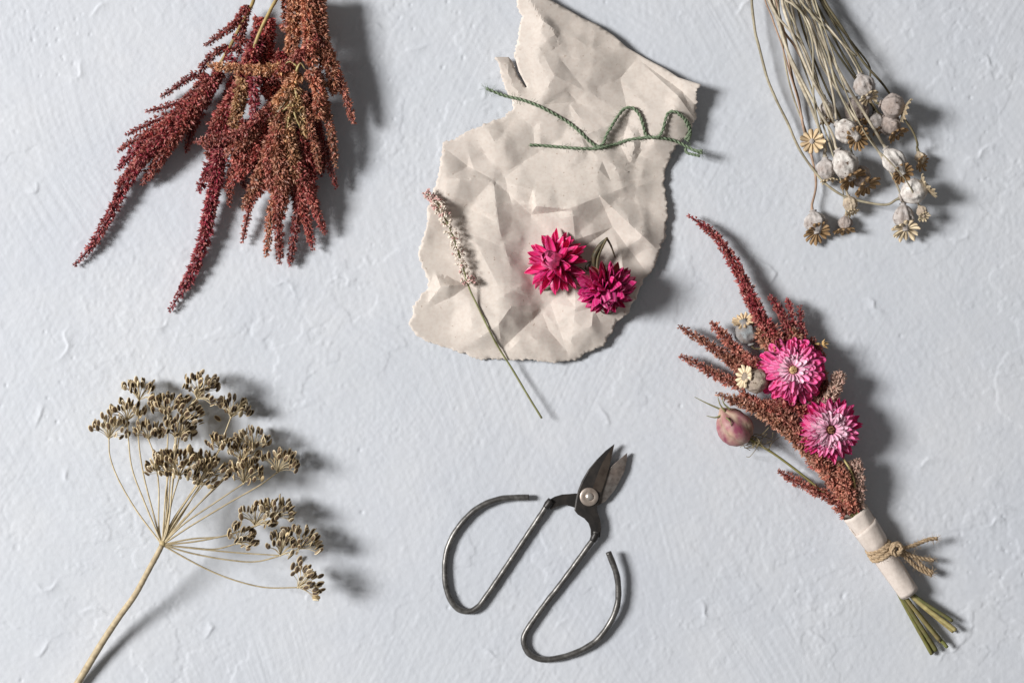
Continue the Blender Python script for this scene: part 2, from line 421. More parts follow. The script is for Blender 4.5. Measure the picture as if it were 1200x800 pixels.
def build_paper():
    r = random.Random(12); B = []; torn = []
    n = len(OUT)
    for i in range(n):
        a, b = np.array(OUT[i], float), np.array(OUT[(i + 1) % n], float)
        L = np.linalg.norm(b - a); k = max(1, int(L / 1.9)); nn = np.array([-(b - a)[1], (b - a)[0]]) / max(L, 1e-6)
        cut = 2 <= i <= 12                               # the one straight, uncut edge
        tear = i in (64, 65, 66, 67, 68, 69, 70)
        for q in range(k):
            p = a + (b - a) * q / k
            j = 0 if (cut or tear) else (r.uniform(-1.2, 1.2) + 2.4 * (float(noise2(p[0] / 7, p[1] / 7, 3)) - 0.5))
            B.append(p + nn * j); torn.append(not cut)
    B = np.array(B); nb = len(B); torn = np.array(torn)
    inner = []
    x0, y0, x1, y1 = 476, -26, 826, 430; s = 2.7
    gx, gy = np.meshgrid(np.arange(x0, x1, s), np.arange(y0, y1, s))
    px = (gx + rng.uniform(-.6, .6, gx.shape)).ravel(); py = (gy + rng.uniform(-.6, .6, gx.shape)).ravel()
    cr = []                                          # the sheet breaks along its folds: points strung along every crease
    for vv, _, tri in FAC[:3]:
        es = {tuple(sorted((int(t[i]), int(t[(i + 1) % 3])))) for t in tri for i in range(3)}
        for a, b in es:
            k = int(np.linalg.norm(vv[b] - vv[a]) / 1.9)
            if k < 60: cr += [vv[a] + (vv[b] - vv[a]) * q / k for q in range(k)]
    cr = np.array(cr); cr = cr[(cr[:, 0] > x0) & (cr[:, 0] < x1) & (cr[:, 1] > y0) & (cr[:, 1] < y1)]
    cell = {(int(a / 1.5), int(b / 1.5)): (a, b) for a, b in cr}; cr = np.array(list(cell.values()))
    far = np.array([min((int(a / 1.5) + i, int(b / 1.5) + j) not in cell for i in (-1, 0, 1) for j in (-1, 0, 1)) for a, b in zip(px, py)])
    px = np.concatenate([px[far], cr[:, 0]]); py = np.concatenate([py[far], cr[:, 1]])
    ins = np.zeros(len(px), bool); dm = np.full(len(px), 1e9)
    for i in range(nb):
        a, b = B[i], B[(i + 1) % nb]
        c = ((a[1] > py) != (b[1] > py)) & (px < (b[0] - a[0]) * (py - a[1]) / (b[1] - a[1] + 1e-12) + a[0]); ins ^= c
        dm = np.minimum(dm, np.hypot(px - a[0], py - a[1]))
    keep = ins & (dm > 1.5)
    pts = [Vector(p) for p in B] + [Vector((a, b)) for a, b in zip(px[keep], py[keep])]
    vo, _, fa, *_ = delaunay_2d_cdt(pts, [], [list(range(nb))], 1, 1e-4)
    v = np.array([(p.x, p.y) for p in vo]); h = paper_h(v[:, 0], v[:, 1]) + 0.25 * fbm(v[:, 0] / 9, v[:, 1] / 9, 50, 2)
    W = np.array([P(a, b, c) for (a, b), c in zip(v, h)])
    lap = np.zeros(len(v))
    for dx, dy in ((2.2, 0), (0, 2.2), (1.6, 1.6), (1.6, -1.6)):
        lap = np.maximum(lap, np.abs(paper_h(v[:, 0] + dx, v[:, 1] + dy) + paper_h(v[:, 0] - dx, v[:, 1] - dy) - 2 * paper_h(v[:, 0], v[:, 1])))
    wear = 1 + 0.10 * np.clip((lap - 0.35) / 0.6, 0, 1) * noise2(v[:, 0] / 12, v[:, 1] / 12, 5)     # creases rubbed pale
    q = np.minimum.reduce([np.hypot(v[:, 0] - a, v[:, 1] - b) for a, b in B[torn]]); wear = wear * (1 + 0.22 * np.clip(1 - q / 2.4, 0, 1))     # pale fibres of the tear
    mb = MB(); mb.add(W, [np.array([f for f in fa if len(f) == 3])], np.repeat(wear[:, None], 3, 1))
    o = mb.build('torn_paper', M['paper'], origin=P(640, 240, 0))
    me = o.data
    if me.polygons[0].normal.z < 0: me.flip_normals()
    me.set_sharp_from_angle(angle=math.radians(16))
    so = o.modifiers.new('thickness', 'SOLIDIFY'); so.thickness = 0.9 * U; so.offset = -1
    tag(o, 'crumpled sheet of kraft paper with torn edges lying on the plaster table', 'paper')
build_paper()

# ------------------------------------------------------------------ twisted twine
def twisted(mb, path, rad, pitch, plies=2, colr=(1, 1, 1), sides=6):
    p = spline(path, 1.0); n = len(p); tan = np.gradient(p, axis=0)
    t, nn, b = frame(tan[0]); fr = []
    for i in range(n):
        t = unit(tan[i]); nn = unit(nn - t * np.dot(nn, t)); fr.append((nn, np.cross(t, nn)))
    s = np.concatenate([[0], np.cumsum(np.linalg.norm(np.diff(p, axis=0), axis=1))])
    for k in range(plies):
        q = np.array([p[i] + rad * 0.62 * (math.cos(2 * math.pi * (s[i] / pitch + k / plies)) * fr[i][0] + math.sin(2 * math.pi * (s[i] / pitch + k / plies)) * fr[i][1]) for i in range(n)])
        rr = rad * 0.66 * np.array([1 + random.uniform(-.12, .12) for _ in range(n)])
        mb.tube(q, rr, sides, colr)

def hairs(mb, path, rad, n, ln, colr=(1, 1, 1)):
    p = spline(path, 1.0)
    for _ in range(n):
        i = random.randrange(1, len(p) - 1); d = unit(np.random.default_rng(random.randrange(10 ** 6)).normal(size=3)); d[2] = abs(d[2]) * 0.6
        t = unit(p[i + 1] - p[i]); e = unit(d + t * random.uniform(-1, 1))
        q = spline([p[i], p[i] + d * rad * 1.2 + e * ln * 0.4, p[i] + d * rad * 1.3 + e * ln], 1.5)
        mb.tube(q, 0.16, 3, colr)

def on_paper(pts, lift=1.6):
    out = []
    for q in pts:
        dz = q[2] if len(q) > 2 else 0
        out.append(P(q[0], q[1], pz(q[0], q[1]) + lift + dz))
    return out
tw = MB()
A = on_paper([(570, 104, -3), (590, 112, 0), (611, 117), (630, 124), (648, 133), (665, 143), (680, 155), (690, 165), (700, 172, 1), (707, 168, 2), (711, 158, 2), (718, 146, 3),
              (726, 134, 4), (733, 127, 4), (742, 127, 4), (750, 136, 3), (754, 148, 2), (757, 158, 2), (764, 161, 2), (772, 160, 2), (777, 152, 2), (780, 140, 3), (784, 132, 3),
              (791, 131, 3), (799, 136, 3), (805, 145, 2), (808, 155, 2), (803, 164, 1)])
Bp = on_paper([(621, 170), (640, 171), (670, 173.5), (690, 174.5), (705, 173, 2), (720, 169.5, 1), (735, 164.5), (755, 161.5, 1), (775, 162), (790, 165), (803, 171), (813, 176), (823, 180)])
Cp = on_paper([(806, 166, 1), (809, 158, 0.5), (808, 148, 1.5), (803, 140, 3), (795, 134, 4)])
for pth in (A, Bp): twisted(tw, pth, 1.6, 11.5); hairs(tw, pth, 1.7, 90, 4.5)
twisted(tw, Cp, 1.6, 8.0)
for e in ([(803, 174), (805, 179), (812, 181), (820, 183)], [(810, 175), (818, 177), (823, 177)]):
    twisted(tw, on_paper(e, 2.4), 1.5, 8.0)
hairs(tw, [P(568, 104, 6), P(572, 105, 6), P(578, 107, 6)], 1, 14, 7); hairs(tw, [P(816, 179, 6), P(820, 180, 6), P(824, 181, 6)], 1, 16, 6)
tag(tw.build('green_twine', M['twine'], origin=P(700, 165, 8)), 'two ply green twine looped loosely across the torn brown paper', 'twine')

# ------------------------------------------------------------------ small leafy shapes, many at once
def bracts(mb, base, dirs, ln, wd, cb, ct, rs):
    """base (n,3), dirs (n,3) unit, ln (n), wd (n), colours (n,3) at base and tip"""
    n = len(base)
    ref = rs.normal(size=(n, 3)); side = np.cross(dirs, ref); side /= np.linalg.norm(side, axis=1, keepdims=True) + 1e-9
    nor = np.cross(side, dirs); l = ln[:, None]; w_ = wd[:, None]
    p0 = base; p1 = base + dirs * l * 0.42 + side * w_; p2 = base + dirs * l * 0.42 - side * w_
    p3 = base + dirs * l - nor * l * 0.10; p4 = base + dirs * l * 0.45 + nor * w_ * 0.8
    V = np.stack([p0, p1, p2, p3, p4], 1).reshape(-1, 3)
    mid = cb * 0.4 + ct * 0.6
    C = np.stack([cb, mid, mid, ct, mid], 1).reshape(-1, 3)
    i = np.arange(n)[:, None] * 5
    F = np.concatenate([i + np.array([[0, 4, 1]]), i + np.array([[1, 4, 3]]), i + np.array([[3, 4, 2]]), i + np.array([[2, 4, 0]])])
    mb.add(V, [F], C)

PAL = {'red': [lin(124, 42, 46), lin(142, 54, 54), lin(106, 32, 38), lin(150, 70, 62)],
       'crimson': [lin(130, 34, 54), lin(150, 50, 68), lin(112, 30, 48), lin(140, 60, 66)],
       'rust': [lin(146, 70, 66), lin(130, 54, 54), lin(158, 90, 78), lin(150, 66, 66), lin(152, 96, 76)],
       'brown': [lin(150, 100, 74), lin(160, 118, 84), lin(140, 82, 66), lin(152, 92, 74), lin(164, 132, 94)],
       'gold': [lin(160, 134, 94), lin(150, 118, 84), lin(170, 146, 106), lin(146, 104, 80)],
       'bouq': [lin(140, 82, 72), lin(126, 64, 62), lin(152, 98, 80), lin(144, 72, 72), lin(152, 112, 88)],
       'bred': [lin(136, 48, 58), lin(150, 62, 66), lin(120, 42, 50), lin(146, 78, 70)],
       'pale': [lin(176, 152, 138), lin(160, 134, 124), lin(188, 168, 152), lin(150, 118, 108)]}

def spike(mb, path, r0, r1, pal, seed, dens=1.0, tip=0.12):
    """path base -> tip; glomerules of pointed bracts round a thin core"""
    rs = np.random.default_rng(seed)
    p = spline(path, 1.0); n = len(p); tan = np.gradient(p, axis=0); tan /= np.linalg.norm(tan, axis=1, keepdims=True) + 1e-9
    t, nn, b = frame(tan[0]); Nn = np.zeros_like(p); Bb = np.zeros_like(p)
    for i in range(n):
        t = tan[i]; nn = unit(nn - t * np.dot(nn, t)); Nn[i] = nn; Bb[i] = np.cross(t, nn)
    f = np.linspace(0, 1, n)
    R = 1.04 * (r0 + (r1 - r0) * f) * np.clip((1 - f) / tip, 0.12, 1) ** 0.55
    R *= 1 + 0.16 * np.sin(np.arange(n) * 0.55 + rs.uniform(0, 6)) * rs.uniform(0.4, 1.0, n)
    nb_ = 8; S = []; ph = []; s_ = rs.uniform(0, 2); k_ = 0
    while s_ < n - 1:
        S.append(int(s_)); ph.append(k_ * 2.39996 + rs.uniform(-.35, .35)); k_ += 1
        s_ += (4.4 / max(3.2, R[int(s_)])) * rs.uniform(0.7, 1.4) / dens
    gi = np.array(S); ph = np.array(ph); ng = len(gi)
    out = np.cos(ph)[:, None] * Nn[gi] + np.sin(ph)[:, None] * Bb[gi]
    gp = p[gi] + out * (R[gi] * rs.uniform(0.38, 0.60, ng))[:, None]
    gd = out * 0.9 + tan[gi] * rs.uniform(0.45, 0.9, ng)[:, None]
    k = np.repeat(np.arange(ng), nb_)
    d = gd[k] + rs.normal(size=(len(k), 3)) * 0.62; d /= np.linalg.norm(d, axis=1, keepdims=True)
    ln = np.clip(R[gi][k] * 0.80, 3.2, 6.6) * rs.uniform(0.7, 1.2, len(k)); wd = ln * rs.uniform(0.17, 0.25, len(k))
    P_ = np.array(PAL[pal]); own = P_[rs.integers(0, len(P_))]; gc = own * 0.65 + P_[rs.integers(0, len(P_), ng)] * 0.35
    cb = gc[k] * rs.uniform(0.85, 1.45) * rs.uniform(0.75, 1.35, (ng, 1))[k] * rs.uniform(0.8, 1.2, (len(k), 1)); pal_tip = np.array(lin(230, 184, 162))
    ct = cb * 1.25 + (pal_tip - cb) * rs.uniform(0.0, 0.72, (len(k), 1)) ** 1.7
    base = gp[k] + rs.normal(size=(len(k), 3)) * 0.35
    bracts(mb, base, d, ln, wd, cb, ct, rs)
    mb.tube(p[::3] if n > 8 else p, (R[::3] if n > 8 else R) * 0.38, 5, np.array(PAL[pal][0]) * 0.6)

def zpath(pts):
    return [P(*q) for q in pts]

def spike_part(parent, pts, r0, r1, pal, seed, dens=1.0):
    mb = MB(); spike(mb, zpath(pts), r0, r1, pal, seed, dens)
    return mb.build('flower_spike', M['amaranth'], parent, smooth=False)

def stem_part(parent, pts, r0, r1, c=(lin(150, 134, 92)), name='stem', sides=8):
    p = spline(zpath(pts), 3.0); mb = MB()
    f = np.linspace(0, 1, len(p)); cc = np.array([np.array(c) * random.uniform(0.85, 1.12) for _ in p])
    mb.tube(p, r0 + (r1 - r0) * f + np.array([random.uniform(-.12, .12) for _ in p]), sides, cc)
    return mb.build(name, M['stem'], parent)

# ---- left plume
am = thing('amaranth_stem', 'dark red amaranth plume at the left of its bunch, tail curling to the lower left', 'dried flower', P(250, 95, 0), 'amaranth stems hanging in from the top edge')
stem_part(am, [(336, -96, 16), (301, -14, 20), (296, 4, 22), (284, 26, 24), (272, 50, 24), (262, 68, 24), (248, 92, 22), (226, 126, 20), (190, 162, 16), (160, 195, 13)], 2.6, 1.2, lin(160, 138, 86))
LS = [([(285, 24, 24), (264, 37, 22), (240, 54, 16)], 5.5, 3.6, 'red'), ([(290, 8, 26), (272, 30, 24), (255, 44, 20)], 5, 3.8, 'red'), ([(268, 54, 24), (252, 62, 24), (239, 76, 22), (231, 92, 20)], 5.5, 4.5, 'red'),
      ([(272, 44, 26), (282, 46, 26), (292, 50, 24)], 4.6, 3.4, 'red'), ([(264, 64, 26), (276, 56, 26), (284, 60, 24)], 4.6, 4, 'red'), ([(262, 70, 26), (275, 70, 26), (278, 82, 22)], 5, 4, 'crimson'),
      ([(230, 86, 20), (212, 98, 18), (189, 114, 13)], 5, 3.6, 'red'), ([(236, 112, 20), (205, 122, 18), (171, 131, 12)], 5.5, 3.6, 'red'),
      ([(222, 128, 20), (184, 141, 18), (148, 158, 11)], 6, 3.6, 'red'), ([(212, 138, 22), (172, 157, 18), (137, 177, 10)], 6.5, 4, 'red'),
      ([(250, 92, 24), (226, 128, 26), (196, 160, 24), (167, 188, 18), (148, 214, 13), (130, 250, 10), (110, 284, 8), (87, 312, 5)], 9, 4.8, 'crimson'),
      ([(246, 98, 26), (220, 140, 28), (195, 176, 22), (166, 216, 10)], 8, 6, 'red'), ([(246, 100, 28), (231, 132, 24), (216, 156, 12)], 7, 4.5, 'crimson'),
      ([(236, 130, 14), (224, 156, 12), (218, 179, 9)], 5.5, 4, 'red'), ([(210, 150, 20), (194, 178, 14), (183, 196, 8)], 7, 5, 'red'),
      ([(196, 148, 20), (164, 170, 16), (137, 200, 8)], 7, 5, 'crimson'), ([(200, 150, 24), (170, 178, 20), (150, 206, 14), (135, 216, 10)], 8, 5, 'red'),
      ([(244, 88, 22), (232, 104, 24), (216, 118, 22)], 7, 5, 'rust'), ([(258, 84, 22), (250, 100, 24), (238, 124, 22)], 7, 5.5, 'red'), ([(256, 80, 16), (248, 104, 14), (240, 128, 12)], 5, 4, 'red'),
      ([(190, 160, 26), (168, 186, 22), (154, 206, 16)], 7, 5, 'crimson'), ([(222, 122, 26), (200, 144, 26), (176, 162, 22)], 7.5, 6, 'red')]
for i, (pts, a, b, pal) in enumerate(LS): spike_part(am, pts, a, b, pal, 100 + i)

# ---- middle plume
am = thing('amaranth_stem', 'rusty red amaranth plume in the middle of its bunch, longest tail pointing straight down', 'dried flower', P(275, 140, 0), 'amaranth stems hanging in from the top edge')
stem_part(am, [(352, -96, 30), (329, -14, 40), (318, 10, 42), (308, 30, 42), (299, 52, 40), (290, 84, 36), (272, 130, 30), (258, 180, 24), (246, 240, 16)], 2.5, 1.2, lin(172, 150, 98))
CS = [([(300, 50, 34), (286, 95, 34), (266, 140, 32), (258, 182, 28), (252, 215, 22), (245, 250, 16), (238, 284, 12), (222, 325, 8), (197, 366, 5)], 11, 5.4, 'crimson'),
      ([(318, 128, 44), (285, 155, 46), (252, 165, 40), (228, 166, 32)], 7.5, 5.2, 'rust'), ([(266, 168, 28), (246, 196, 22), (232, 226, 12)], 8, 5, 'crimson'),
      ([(274, 186, 28), (270, 210, 22), (268, 243, 10)], 6, 3.6, 'rust'), ([(306, 172, 34), (288, 198, 30), (263, 222, 20)], 6.5, 4.4, 'rust'),
      ([(332, 82, 44), (300, 82, 44), (270, 80, 38), (243, 76, 30)], 7.5, 5, 'brown'), ([(298, 90, 48), (298, 116, 48), (298, 144, 44)], 7, 5.2, 'crimson'),
      ([(284, 98, 36), (264, 128, 34), (246, 154, 28)], 9, 6.5, 'rust'), ([(286, 92, 40), (280, 122, 40), (272, 152, 36)], 9, 7, 'brown'), ([(270, 150, 36), (276, 180, 34), (284, 212, 24)], 8, 5, 'rust'),
      ([(314, 20, 24), (312, 66, 22), (314, 116, 20)], 10, 9, 'red'), ([(306, 20, 22), (300, 56, 22), (290, 92, 22)], 8, 7, 'red'), ([(290, 6, 22), (284, 36, 22), (280, 66, 22)], 6, 4.5, 'red'),
      ([(302, 40, 30), (294, 70, 30), (282, 96, 28)], 7, 6, 'crimson'), ([(290, 140, 36), (288, 170, 36), (280, 200, 30)], 9, 7, 'rust'), ([(262, 130, 34), (254, 158, 32), (244, 186, 24)], 8.5, 6, 'rust'),
      ([(300, 150, 40), (284, 168, 42), (262, 184, 34)], 8, 6, 'rust'), ([(276, 190, 20), (282, 205, 16), (288, 222, 10)], 5, 4, 'red'), ([(250, 150, 30), (256, 186, 30), (246, 214, 22)], 8, 6, 'crimson'),
      ([(298, 56, 38), (288, 74, 40), (276, 88, 36)], 6, 5, 'rust'), ([(310, 130, 34), (302, 160, 34), (296, 190, 30)], 9, 7, 'rust'), ([(275, 90, 14), (268, 110, 12), (258, 132, 10)], 6, 5, 'red')]
for i, (pts, a, b, pal) in enumerate(CS): spike_part(am, pts, a, b, pal, 200 + i)

# ---- right plume
am = thing('amaranth_stem', 'brown and golden amaranth plume at the right of its bunch with many short drooping spikes', 'dried flower', P(345, 140, 0), 'amaranth stems hanging in from the top edge')
stem_part(am, [(364, -96, 24), (366, -14, 34), (362, 20, 36), (354, 60, 38), (349, 78, 46), (346, 100, 48), (343, 122, 48), (336, 150, 42), (332, 190, 34)], 2.6, 1.4, lin(168, 152, 98))
RS = [([(383, 58, 36), (396, 88, 36), (405, 114, 33), (415, 146, 28)], 6.5, 4.2, 'rust'), ([(370, 80, 38), (380, 120, 38), (389, 160, 34), (393, 197, 28)], 6.5, 4.4, 'brown'),
      ([(354, 108, 46), (362, 146, 44), (370, 176, 40), (375, 203, 34)], 6, 4.4, 'brown'), ([(380, 165, 26), (387, 195, 22), (394, 221, 16)], 5.5, 3.8, 'red'),
      ([(318, 210, 28), (297, 232, 22), (290, 252, 16), (284, 285, 8)], 6, 3.6, 'rust'), ([(326, 218, 30), (317, 258, 20), (312, 301, 9)], 6.5, 4.2, 'brown'),
      ([(330, 205, 36), (326, 250, 26), (328, 309, 10)], 7.5, 4.6, 'rust'), ([(352, 226, 24), (346, 268, 16), (339, 312, 8)], 6, 4.4, 'red'),
      ([(346, 205, 30), (356, 246, 22), (367, 293, 10)], 7, 4.6, 'rust'), ([(344, 200, 36), (364, 232, 28), (381, 274, 14)], 7, 4.6, 'rust'),
      ([(322, 160, 40), (304, 205, 32), (284, 246, 18)], 8, 5, 'brown'), ([(328, 130, 46), (326, 176, 44), (330, 226, 34)], 9.5, 7.5, 'brown'),
      ([(347, -10, 38), (345, 30, 40), (340, 66, 40)], 9, 7, 'brown'), ([(372, -10, 38), (376, 36, 40), (384, 84, 38)], 9.5, 8, 'brown'), ([(360, -10, 44), (362, 30, 46), (366, 80, 46)], 9.5, 9, 'brown'),
      ([(336, -10, 32), (338, 14, 34), (334, 40, 34)], 8, 6, 'rust'), ([(376, 46, 48), (348, 68, 50), (318, 92, 44)], 7, 5, 'rust'), ([(352, 86, 46), (332, 112, 46), (308, 142, 38)], 8, 6, 'brown'),
      ([(346, 100, 46), (342, 130, 48), (336, 162, 44)], 7.5, 6, 'gold'), ([(342, 108, 50), (328, 128, 48), (314, 142, 42)], 5.5, 4.5, 'gold'), ([(346, 112, 50), (354, 140, 46), (358, 164, 40)], 6, 4.6, 'gold'),
      ([(364, 80, 46), (374, 110, 46), (372, 142, 42)], 8.5, 7, 'brown'), ([(336, 150, 46), (344, 186, 42), (352, 220, 32)], 9, 6.5, 'brown'), ([(350, 150, 36), (362, 190, 32), (366, 232, 24)], 9, 6, 'red'),
      ([(320, 100, 30), (322, 150, 28), (320, 200, 24)], 9, 8, 'red'), ([(360, 110, 24), (372, 160, 22), (376, 206, 18)], 9, 7, 'red'), ([(326, 150, 44), (316, 186, 40), (318, 226, 28)], 8.5, 6, 'rust'),
      ([(336, 180, 40), (334, 214, 36), (330, 252, 24)], 8.5, 5.5, 'rust'), ([(350, 56, 40), (344, 76, 42), (332, 98, 40)], 7.5, 6, 'brown'), ([(378, 50, 40), (388, 80, 40), (392, 112, 36)], 8, 6, 'brown'),
      ([(340, 180, 24), (345, 220, 20), (352, 256, 14)], 8, 5, 'red'), ([(312, 150, 30), (304, 180, 26), (300, 210, 22)], 8, 6, 'red'), ([(330, 60, 24), (330, 110, 22), (336, 160, 22)], 10, 10, 'red'),
      ([(348, 190, 40), (358, 214, 36), (372, 246, 26)], 7, 5, 'rust')]
for i, (pts, a, b, pal) in enumerate(RS): spike_part(am, pts, a, b, pal, 300 + i)
for pts in ([(348, 78, 52), (340, 72, 53), (330, 78, 50)], [(347, 84, 52), (352, 74, 54), (358, 82, 50)], [(344, 118, 52), (334, 128, 52), (322, 136, 48)], [(343, 122, 52), (346, 136, 52), (352, 150, 47)],
            [(342, 124, 52), (338, 140, 51), (336, 158, 47)], [(346, 104, 52), (347, 114, 53), (343, 124, 52)]):
    stem_part(am, pts, 1.3, 0.6, lin(186, 168, 116), 'twig', 6)

# ------------------------------------------------------------------ pale flowering sprig on the paper
def build_sprig():
    path = [(635, 490, 13), (619, 464, 12), (600, 432, 10), (583, 405, 8), (570, 380, 14), (558, 355, 17), (550, 338, 18), (543, 315, 19), (537, 295, 20), (530, 275, 20), (521, 255, 20), (512, 238, 20), (500, 226, 20)]
    t = thing('flower_sprig', 'thin sprig of tiny pale pink florets lying across the left of the torn paper', 'dried flower', P(560, 360, 0))
    path = [(x, y, z if y > 424 else max(z, pz(x, y) + 3.2)) for x, y, z in path]
    lift = spline(path, 4.0); path = [tuple(q) for q in lift]; path = [(x, y, z if y > 424 else max(z, pz(x, y) + 2.6)) for x, y, z in path]
    cut = next(i for i, q in enumerate(path) if q[1] < 318); head = next(i for i, q in enumerate(path) if q[1] < 338)
    stem_part(t, path[:cut + 1], 1.25, 1.0, lin(124, 128, 84), sides=6); stem_part(t, path[cut:], 0.95, 0.6, lin(112, 118, 74), 'flower_stalk', 6)
    r = random.Random(31); rs = np.random.default_rng(31)
    p = spline(zpath(path[head:]), 0.8); tan = np.gradient(p, axis=0); n = len(p); fm = MB()
    for i in range(n):
        f = i / n
        k = 3.1 if f < 0.05 else (1.1 if f < 0.28 else (1.4 if f < 0.62 else 2.7))
        if 0.05 < f < 0.10: k = 0.5
        kk = int(k) + (r.random() < k - int(k))
        tt, nn, b = frame(tan[i])
        for _ in range(kk):
            a = r.uniform(0, 6.28); o = math.cos(a) * nn + math.sin(a) * b
            rr = r.uniform(2.2, 6.2) * (1.25 if f < 0.06 else (1.0 if f < 0.86 else 0.75))
            c = p[i] + o * rr + tt * r.uniform(0, 2)
            fm.tube([p[i], p[i] + o * rr * 0.6, c], 0.22, 3, lin(150, 140, 100))
            pink = r.random() < (0.4 if f < 0.06 else (0.12 if f < 0.8 else 0.6))
            cc = np.array(lin(218, 176, 170) if pink else lin(232, 218, 204)) * r.uniform(0.75, 1.05)
            for q in range(4):
                d = unit(o * 0.9 + tt * 0.5 + rs.normal(size=3) * 0.55); sz = r.uniform(2.4, 3.9)
                fm.lathe(c, d, [(0, 0.25), (sz * .35, sz * 0.30), (sz * .7, sz * 0.26), (sz, 0.08)], 5, cc * r.uniform(0.85, 1.1))
    o = fm.build('florets', M['floret'], t); o['kind'] = 'stuff'
build_sprig()

# ------------------------------------------------------------------ petals
def petal_mesh(name, mat, prof, curl, cup, cols, rows=10, cc=5, thick=0.012, twist=0.0):
    """unit petal along +Y, face up +Z; prof(v) half width; cols(v) colour down its length"""
    V = []; C = []
    for i in range(rows):
        v = (0, .14, .28, .42, .56, .68, .78, .87, .94, .985)[i]; hw = prof(v)
        for j in range(cc):
            u = -1 + 2 * j / (cc - 1)
            z = curl * v * v + cup * (u * u - 0.4) * hw * 2.2 + 0.018 * (1 - abs(u)) * (1 if j == cc // 2 else 0)
            V.append((u * hw + twist * v * v, v - 0.10 * abs(curl) * v * v, z)); C.append(np.array(cols(v)) * (1 + 0.10 * (1 if j == cc // 2 else -abs(u))))
    k = len(V)
    V2 = [(x, y, z - thick) for x, y, z in V]
    F = []
    for i in range(rows - 1):
        for j in range(cc - 1):
            a = i * cc + j
            F.append((a, a + 1, a + cc + 1, a + cc)); F.append((k + a + cc, k + a + cc + 1, k + a + 1, k + a))
    ring = [j for j in range(cc)] + [i * cc + cc - 1 for i in range(1, rows)] + [(rows - 1) * cc + j for j in range(cc - 2, -1, -1)] + [i * cc for i in range(rows - 2, 0, -1)]
    for a, b in zip(ring, ring[1:] + ring[:1]): F.append((a, a + k, b + k, b))
    mb = MB(); mb.add(V + V2, F, np.array(C + C))
    return mb.mesh(name, mat, scale=1.0)

def ramp3(stops):
    def f(v):
        for (a, ca), (b, cb) in zip(stops, stops[1:]):
            if v <= b:
                t = (v - a) / (b - a); return np.array(ca) * (1 - t) + np.array(cb) * t
        return np.array(stops[-1][1])
    return f
blunt = lambda v: 0.5 * (0.30 + 0.70 * math.sin(min(1, v / 0.72) * math.pi / 2)) * (1 if v < 0.72 else math.sqrt(max(0.02, 1 - ((v - 0.72) / 0.285) ** 2)))
sharp = lambda v: 0.5 * (0.34 + 0.66 * math.sin(min(1, v / 0.5) * math.pi / 2)) * (1 if v < 0.5 else max(0.03, 1 - ((v - 0.5) / 0.5) ** 1.7))
strap = lambda v: 0.5 * (0.42 + 0.58 * math.sin(min(1, v / 0.45) * math.pi / 2)) * (1 if v < 0.58 else max(0.04, 1 - ((v - 0.58) / 0.42) ** 1.8))
mag, hot, pink, blush, white = (np.array(lin(*q)) for q in ((248, 46, 146), (254, 112, 184), (255, 178, 214), (255, 222, 236), (255, 246, 249)))
PM = {}
PM['outer'] = petal_mesh('petal', M['petal_pink'], blunt, -0.06, 0.16, ramp3([(0, pink), (.35, hot), (1, mag)]))
PM['mid'] = petal_mesh('petal', M['petal_pink'], blunt, -0.10, 0.18, ramp3([(0, hot), (.4, hot), (1, hot * .6 + mag * .4)]))
PM['inner'] = petal_mesh('petal', M['petal_pink'], blunt, -0.18, 0.2, ramp3([(0, hot), (.5, hot * .75 + pink * .25), (1, hot * .6 + pink * .4)]))
PM['outer_pointed'] = petal_mesh('petal', M['petal_pink'], sharp, 0.05, 0.2, ramp3([(0, pink), (.4, hot), (.8, mag), (1, mag * .8)]))
PM['mid_pale'] = petal_mesh('petal', M['petal_pink'], sharp, -0.10, 0.2, ramp3([(0, blush), (.4, pink), (.8, hot * .5 + pink * .5), (1, hot)]))
PM['inner_pale'] = petal_mesh('petal', M['petal_pink'], blunt, -0.22, 0.2, ramp3([(0, pink), (.5, pink * .4 + blush * .6), (1, blush)]))
cr1, cr2, cr3, cr4 = lin(232, 26, 118), lin(246, 64, 150), lin(255, 184, 218), lin(244, 180, 156)
PM['crimson'] = petal_mesh('petal', M['petal_crimson'], strap, 0.10, 0.22, ramp3([(0, cr4), (.25, cr2), (1, cr1)]))
PM['crimson_out'] = petal_mesh('petal', M['petal_crimson'], strap, -0.16, 0.22, ramp3([(0, cr4), (.3, cr2), (1, cr1)]))
PM['crimson_bud'] = petal_mesh('petal', M['petal_crimson'], strap, 0.42, 0.5, ramp3([(0, cr3), (.5, cr3), (1, cr2)]))
PM['purple'] = petal_mesh('petal', M['petal_crimson'], strap, 0.12, 0.40, ramp3([(0, lin(220, 150, 130)), (.3, lin(240, 70, 150)), (1, lin(218, 30, 120))]))
PM['purple_out'] = petal_mesh('petal', M['petal_crimson'], strap, -0.12, 0.40, ramp3([(0, lin(220, 150, 130)), (.3, lin(232, 60, 142)), (1, lin(206, 26, 110))]))
PM['purple_bud'] = petal_mesh('petal', M['petal_crimson'], strap, 0.44, 0.5, ramp3([(0, lin(236, 110, 160)), (.6, lin(226, 70, 146)), (1, lin(196, 30, 110))]))
PM['bract'] = petal_mesh('bract', M['petal_crimson'], sharp, 0.06, 0.30, ramp3([(0, lin(206, 168, 120)), (.5, lin(214, 140, 118)), (1, lin(176, 66, 84))]))

